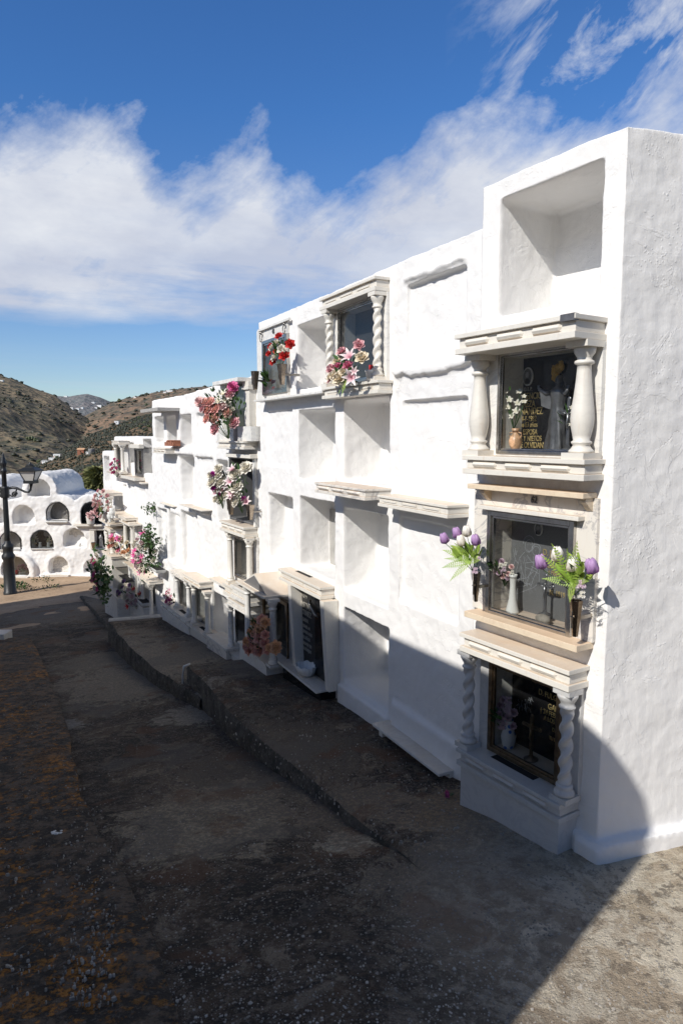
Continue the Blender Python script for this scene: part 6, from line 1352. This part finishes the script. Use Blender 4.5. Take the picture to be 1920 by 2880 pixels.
# farm houses
def house(px,py,Y,w,h,d,label,rot=0,roof='flat',mat='plastic',seed=0):
    a=on_hill(px,py); k=a.y/F*(1.0); w,h,d=w*k,h*k,d*k; F_=Frame((a.x,a.y-d*.3),90-rot); T=thing('farmhouse',label,'house',F_,(0,0,a.z)); m=MB(); m.box(-w/2,w/2,0,d,a.z-h*1.5,a.z+h); m.build('wall',mat,T)
    m=MB()
    if roof=='flat': m.box(-w/2-.1,w/2+.1,-.1,d+.1,a.z+h+.02,a.z+h*1.12); m.build('roof','plastic',T)
    else:
        m.add([(-w/2-.3,-.3,a.z+h),(w/2+.3,-.3,a.z+h),(w/2+.3,d+.3,a.z+h),(-w/2-.3,d+.3,a.z+h),(-w/2-.3,d/2,a.z+h*1.4),(w/2+.3,d/2,a.z+h*1.4)],[(0,1,5,4),(2,3,4,5),(0,4,3),(1,2,5),(0,3,2,1)]); m.build('roof','cement' if roof=='grey' else 'terracotta',T)
    n=max(1,int(w/h/.9))
    for k in range(n):
        x=-w/2+w*(k+.5)/n; m=MB(); m.box(x-h*.12,x+h*.12,-.03,.02,a.z+h*.4,a.z+h*.72); m.build('window','hole',T)
    m=MB(); m.box(-w/2+h*.1,-w/2+h*.35,-.03,.02,a.z-.2,a.z+h*.55); m.build('door','brick',T)
# sizes below are apparent widths and heights of the houses as seen over the valley
house(129,1302,0,22,6,20,'long grey roofed farm shed, lowest on the orchard slope',10,'grey'); house(147,1294,0,16,6,14,'small white farm house in the middle of the orchard group',0); house(162,1287,0,20,9,14,'white farm house highest of the orchard group',5)
house(229,1277,0,18,12,14,'ochre and brick farm house beside the round water tank',0,'ochre','brick'); house(250,1276,0,14,5,10,'low white shed in front of the round water tank',0)
a=on_hill(259,1275); k=a.y/F; m=MB(); m.lathe((a.x,a.y,a.z),[(9*k,-6*k),(9*k,12*k),(9.3*k,12.4*k),(8.5*k,12.8*k)],24); tag(m.build('water_tank','cement',B=G,off=tuple(a)),'round grey concrete water tank on the orchard slope','water tank')
house(329,1193,0,12,8,10,'small white cube house on the brow of the orchard slope',0)
house(281,1145,0,14,5,10,'white hillside house below the far peak',10); house(272,1149,0,9,3,8,'lower white annex beside the house below the far peak'); house(263,1134,0,8,2.5,8,'small white house just under the far peak'); house(186,1117,0,9,3,8,'white house on the saddle left of the far peak')
for i,(x,y,w_,l_) in enumerate(((203,1150,8,'leftmost white house of the cluster in the valley head'),(219,1153,9,'central white house of the cluster in the valley head'),(232,1150,6,'rightmost white house of the cluster in the valley head'))): house(x,y,0,w_,4,8,l_)
house(380,1119,0,8,4,8,'tiny white house on the right ridge crest'); house(477,1102,0,18,4,8,'long white house on the highest part of the right ridge'); house(464,1105,0,9,3,8,'short white house left of the long one on the ridge'); house(5,1072,0,9,3,8,'white house near the top of the left hill')
# ------------------------------------------------------------------ light and sky
AZ,EL=R(42),R(38)
ld=Vector((math.sin(AZ)*math.cos(EL),math.cos(AZ)*math.cos(EL),-math.sin(EL)))
sl=bpy.data.lights.new('sun','SUN'); sl.energy=4.7; sl.angle=R(.5); sl.color=(1,.955,.89)
so=bpy.data.objects.new('sun',sl); C.objects.link(so); so.rotation_euler=ld.to_track_quat('-Z','Y').to_euler()
W_=bpy.data.worlds.new('World'); bpy.context.scene.world=W_; W_.use_nodes=True; nt=W_.node_tree; N=nt.nodes; LK=nt.links.new
bg=N['Background']; 
class WN(NT):
    def __init__(s,t): s.t=t; s.n=t.nodes; s.co=None
t=WN(nt); tc=N.new('ShaderNodeTexCoord'); d=tc.outputs['Generated']; t.co=d
sky=N.new('ShaderNodeTexSky'); sky.sky_type='NISHITA'; sky.sun_disc=False; sky.sun_elevation=EL; sky.sun_rotation=PI+AZ; sky.altitude=200; sky.air_density=1.0; sky.dust_density=.3; sky.ozone_density=1.6
sx=t.new('ShaderNodeSeparateXYZ',i0=d)
el=t.math('MULTIPLY',t.math('ARCSINE',sx.outputs['Z']),180/PI); az=t.math('MULTIPLY',t.math('ARCTAN2',sx.outputs['X'],sx.outputs['Y']),180/PI)
cv=N.new('ShaderNodeCombineXYZ'); LK(az,cv.inputs[0]); LK(el,cv.inputs[1]); v=cv.outputs[0]
fc=N.new('ShaderNodeFloatCurve'); cu=fc.mapping.curves[0]
topc=[(-60,20),(-30,21.0),(-22,22.5),(-17,22.8),(-13.5,19.5),(-11,20.5),(-7,22),(-4,18.5),(0,19),(4,21),(8,23.2),(13,23.5),(18,23.6),(23,24),(28,24.5),(60,25)]
pts=cu.points
while len(pts)>2: pts.remove(pts[0])
pts[0].location=((topc[0][0]+60)/120,topc[0][1]/40); pts[1].location=((topc[-1][0]+60)/120,topc[-1][1]/40)
for a,b in topc[1:-1]: pts.new((a+60)/120,b/40)
fc.mapping.update(); LK(t.mapr(az,-60,60),fc.inputs['Value'])
top=t.math('MULTIPLY',fc.outputs[0],40)
def mpr(sc,ang,loc=(0,0,0)):   # rotate first, then stretch along the turned axis
    a=N.new('ShaderNodeMapping'); a.inputs['Rotation'].default_value=(0,0,-ang); LK(v,a.inputs['Vector'])
    n=N.new('ShaderNodeMapping'); n.inputs['Scale'].default_value=sc; n.inputs['Location'].default_value=loc; LK(a.outputs[0],n.inputs['Vector']); return n.outputs[0]
def mp(sc,rot=0,loc=(0,0,0)):
    n=N.new('ShaderNodeMapping'); n.inputs['Scale'].default_value=sc; n.inputs['Rotation'].default_value=(0,0,rot); n.inputs['Location'].default_value=loc; LK(v,n.inputs['Vector']); return n.outputs[0]
n1=t.noise(1,9,.62,mp((.10,.15,1),R(20)),.12); n2=t.noise(1,7,.62,mp((.035,.20,1),R(8),(3,1,0)),.1); n3=t.noise(1,10,.64,mpr((.12,.27,1),R(36),(7,2,0)),.3)
edge=t.mapr(t.math('SUBTRACT',top,el),-4.5,5.0,-1,1,False)
edge=t.math('MINIMUM',edge,1.15)
low=t.mapr(el,6.3,9.6,0,1)
low2=t.math('MULTIPLY',low,t.mapr(t.math('ADD',n2,t.mapr(el,8,17,-.12,.55,False)),.36,.62))
body=t.mapr(t.math('ADD',edge,t.math('ADD',t.math('MULTIPLY',t.math('SUBTRACT',n1,.5),2.6),t.math('MULTIPLY',t.math('SUBTRACT',n3,.5),2.1))),-.20,.85)
mask=t.math('MULTIPLY',body,low2)
wisp=t.math('MULTIPLY',t.mapr(n3,.48,.66),t.math('MULTIPLY',t.mapr(az,8,18),t.mapr(el,31,34,1,0)))
mask=t.math('MAXIMUM',mask,t.math('MULTIPLY',wisp,.85))
streak=t.math('MULTIPLY',t.mapr(t.noise(1,5,.6,mp((.03,.7,1),R(-6),(1,9,0))),.50,.72),t.math('MULTIPLY',t.mapr(el,1.2,2.8),t.mapr(el,4.2,7,1,0)))
mask=t.math('MAXIMUM',mask,t.math('MULTIPLY',streak,.35))
mask=t.math('MULTIPLY',mask,t.mapr(n2,.3,.55,.80,.97))
shade=t.mix(t.mapr(t.math('ADD',t.noise(1,6,.6,mp((.06,.12,1),R(15),(2,5,0))),t.mapr(el,8,24,-.1,.12)),.40,.66),(.58,.62,.73),(.82,.845,.89))
hs=N.new('ShaderNodeHueSaturation'); hs.inputs['Hue'].default_value=.51; hs.inputs['Saturation'].default_value=1.08; hs.inputs['Value'].default_value=1; LK(sky.outputs[0],hs.inputs['Color'])
sc_=t.new('ShaderNodeVectorMath',operation='MULTIPLY',i0=hs.outputs[0],i1=t.mix(t.mapr(el,2,24),(.092,.101,.116),t.mix(t.mapr(el,31,44),(.055,.104,.142),(.038,.047,.054)))).outputs[0]
mask=t.math('MULTIPLY',mask,t.mapr(t.math('ABSOLUTE',az),60,85,1,.12))
fin=t.mix(mask,sc_,shade)
LK(fin,bg.inputs['Color']); bg.inputs['Strength'].default_value=1.0
S=bpy.context.scene; S.view_settings.view_transform='Standard'; S.view_settings.look='None'; S.view_settings.exposure=0
S.cycles.max_bounces=6; S.cycles.transparent_max_bounces=12
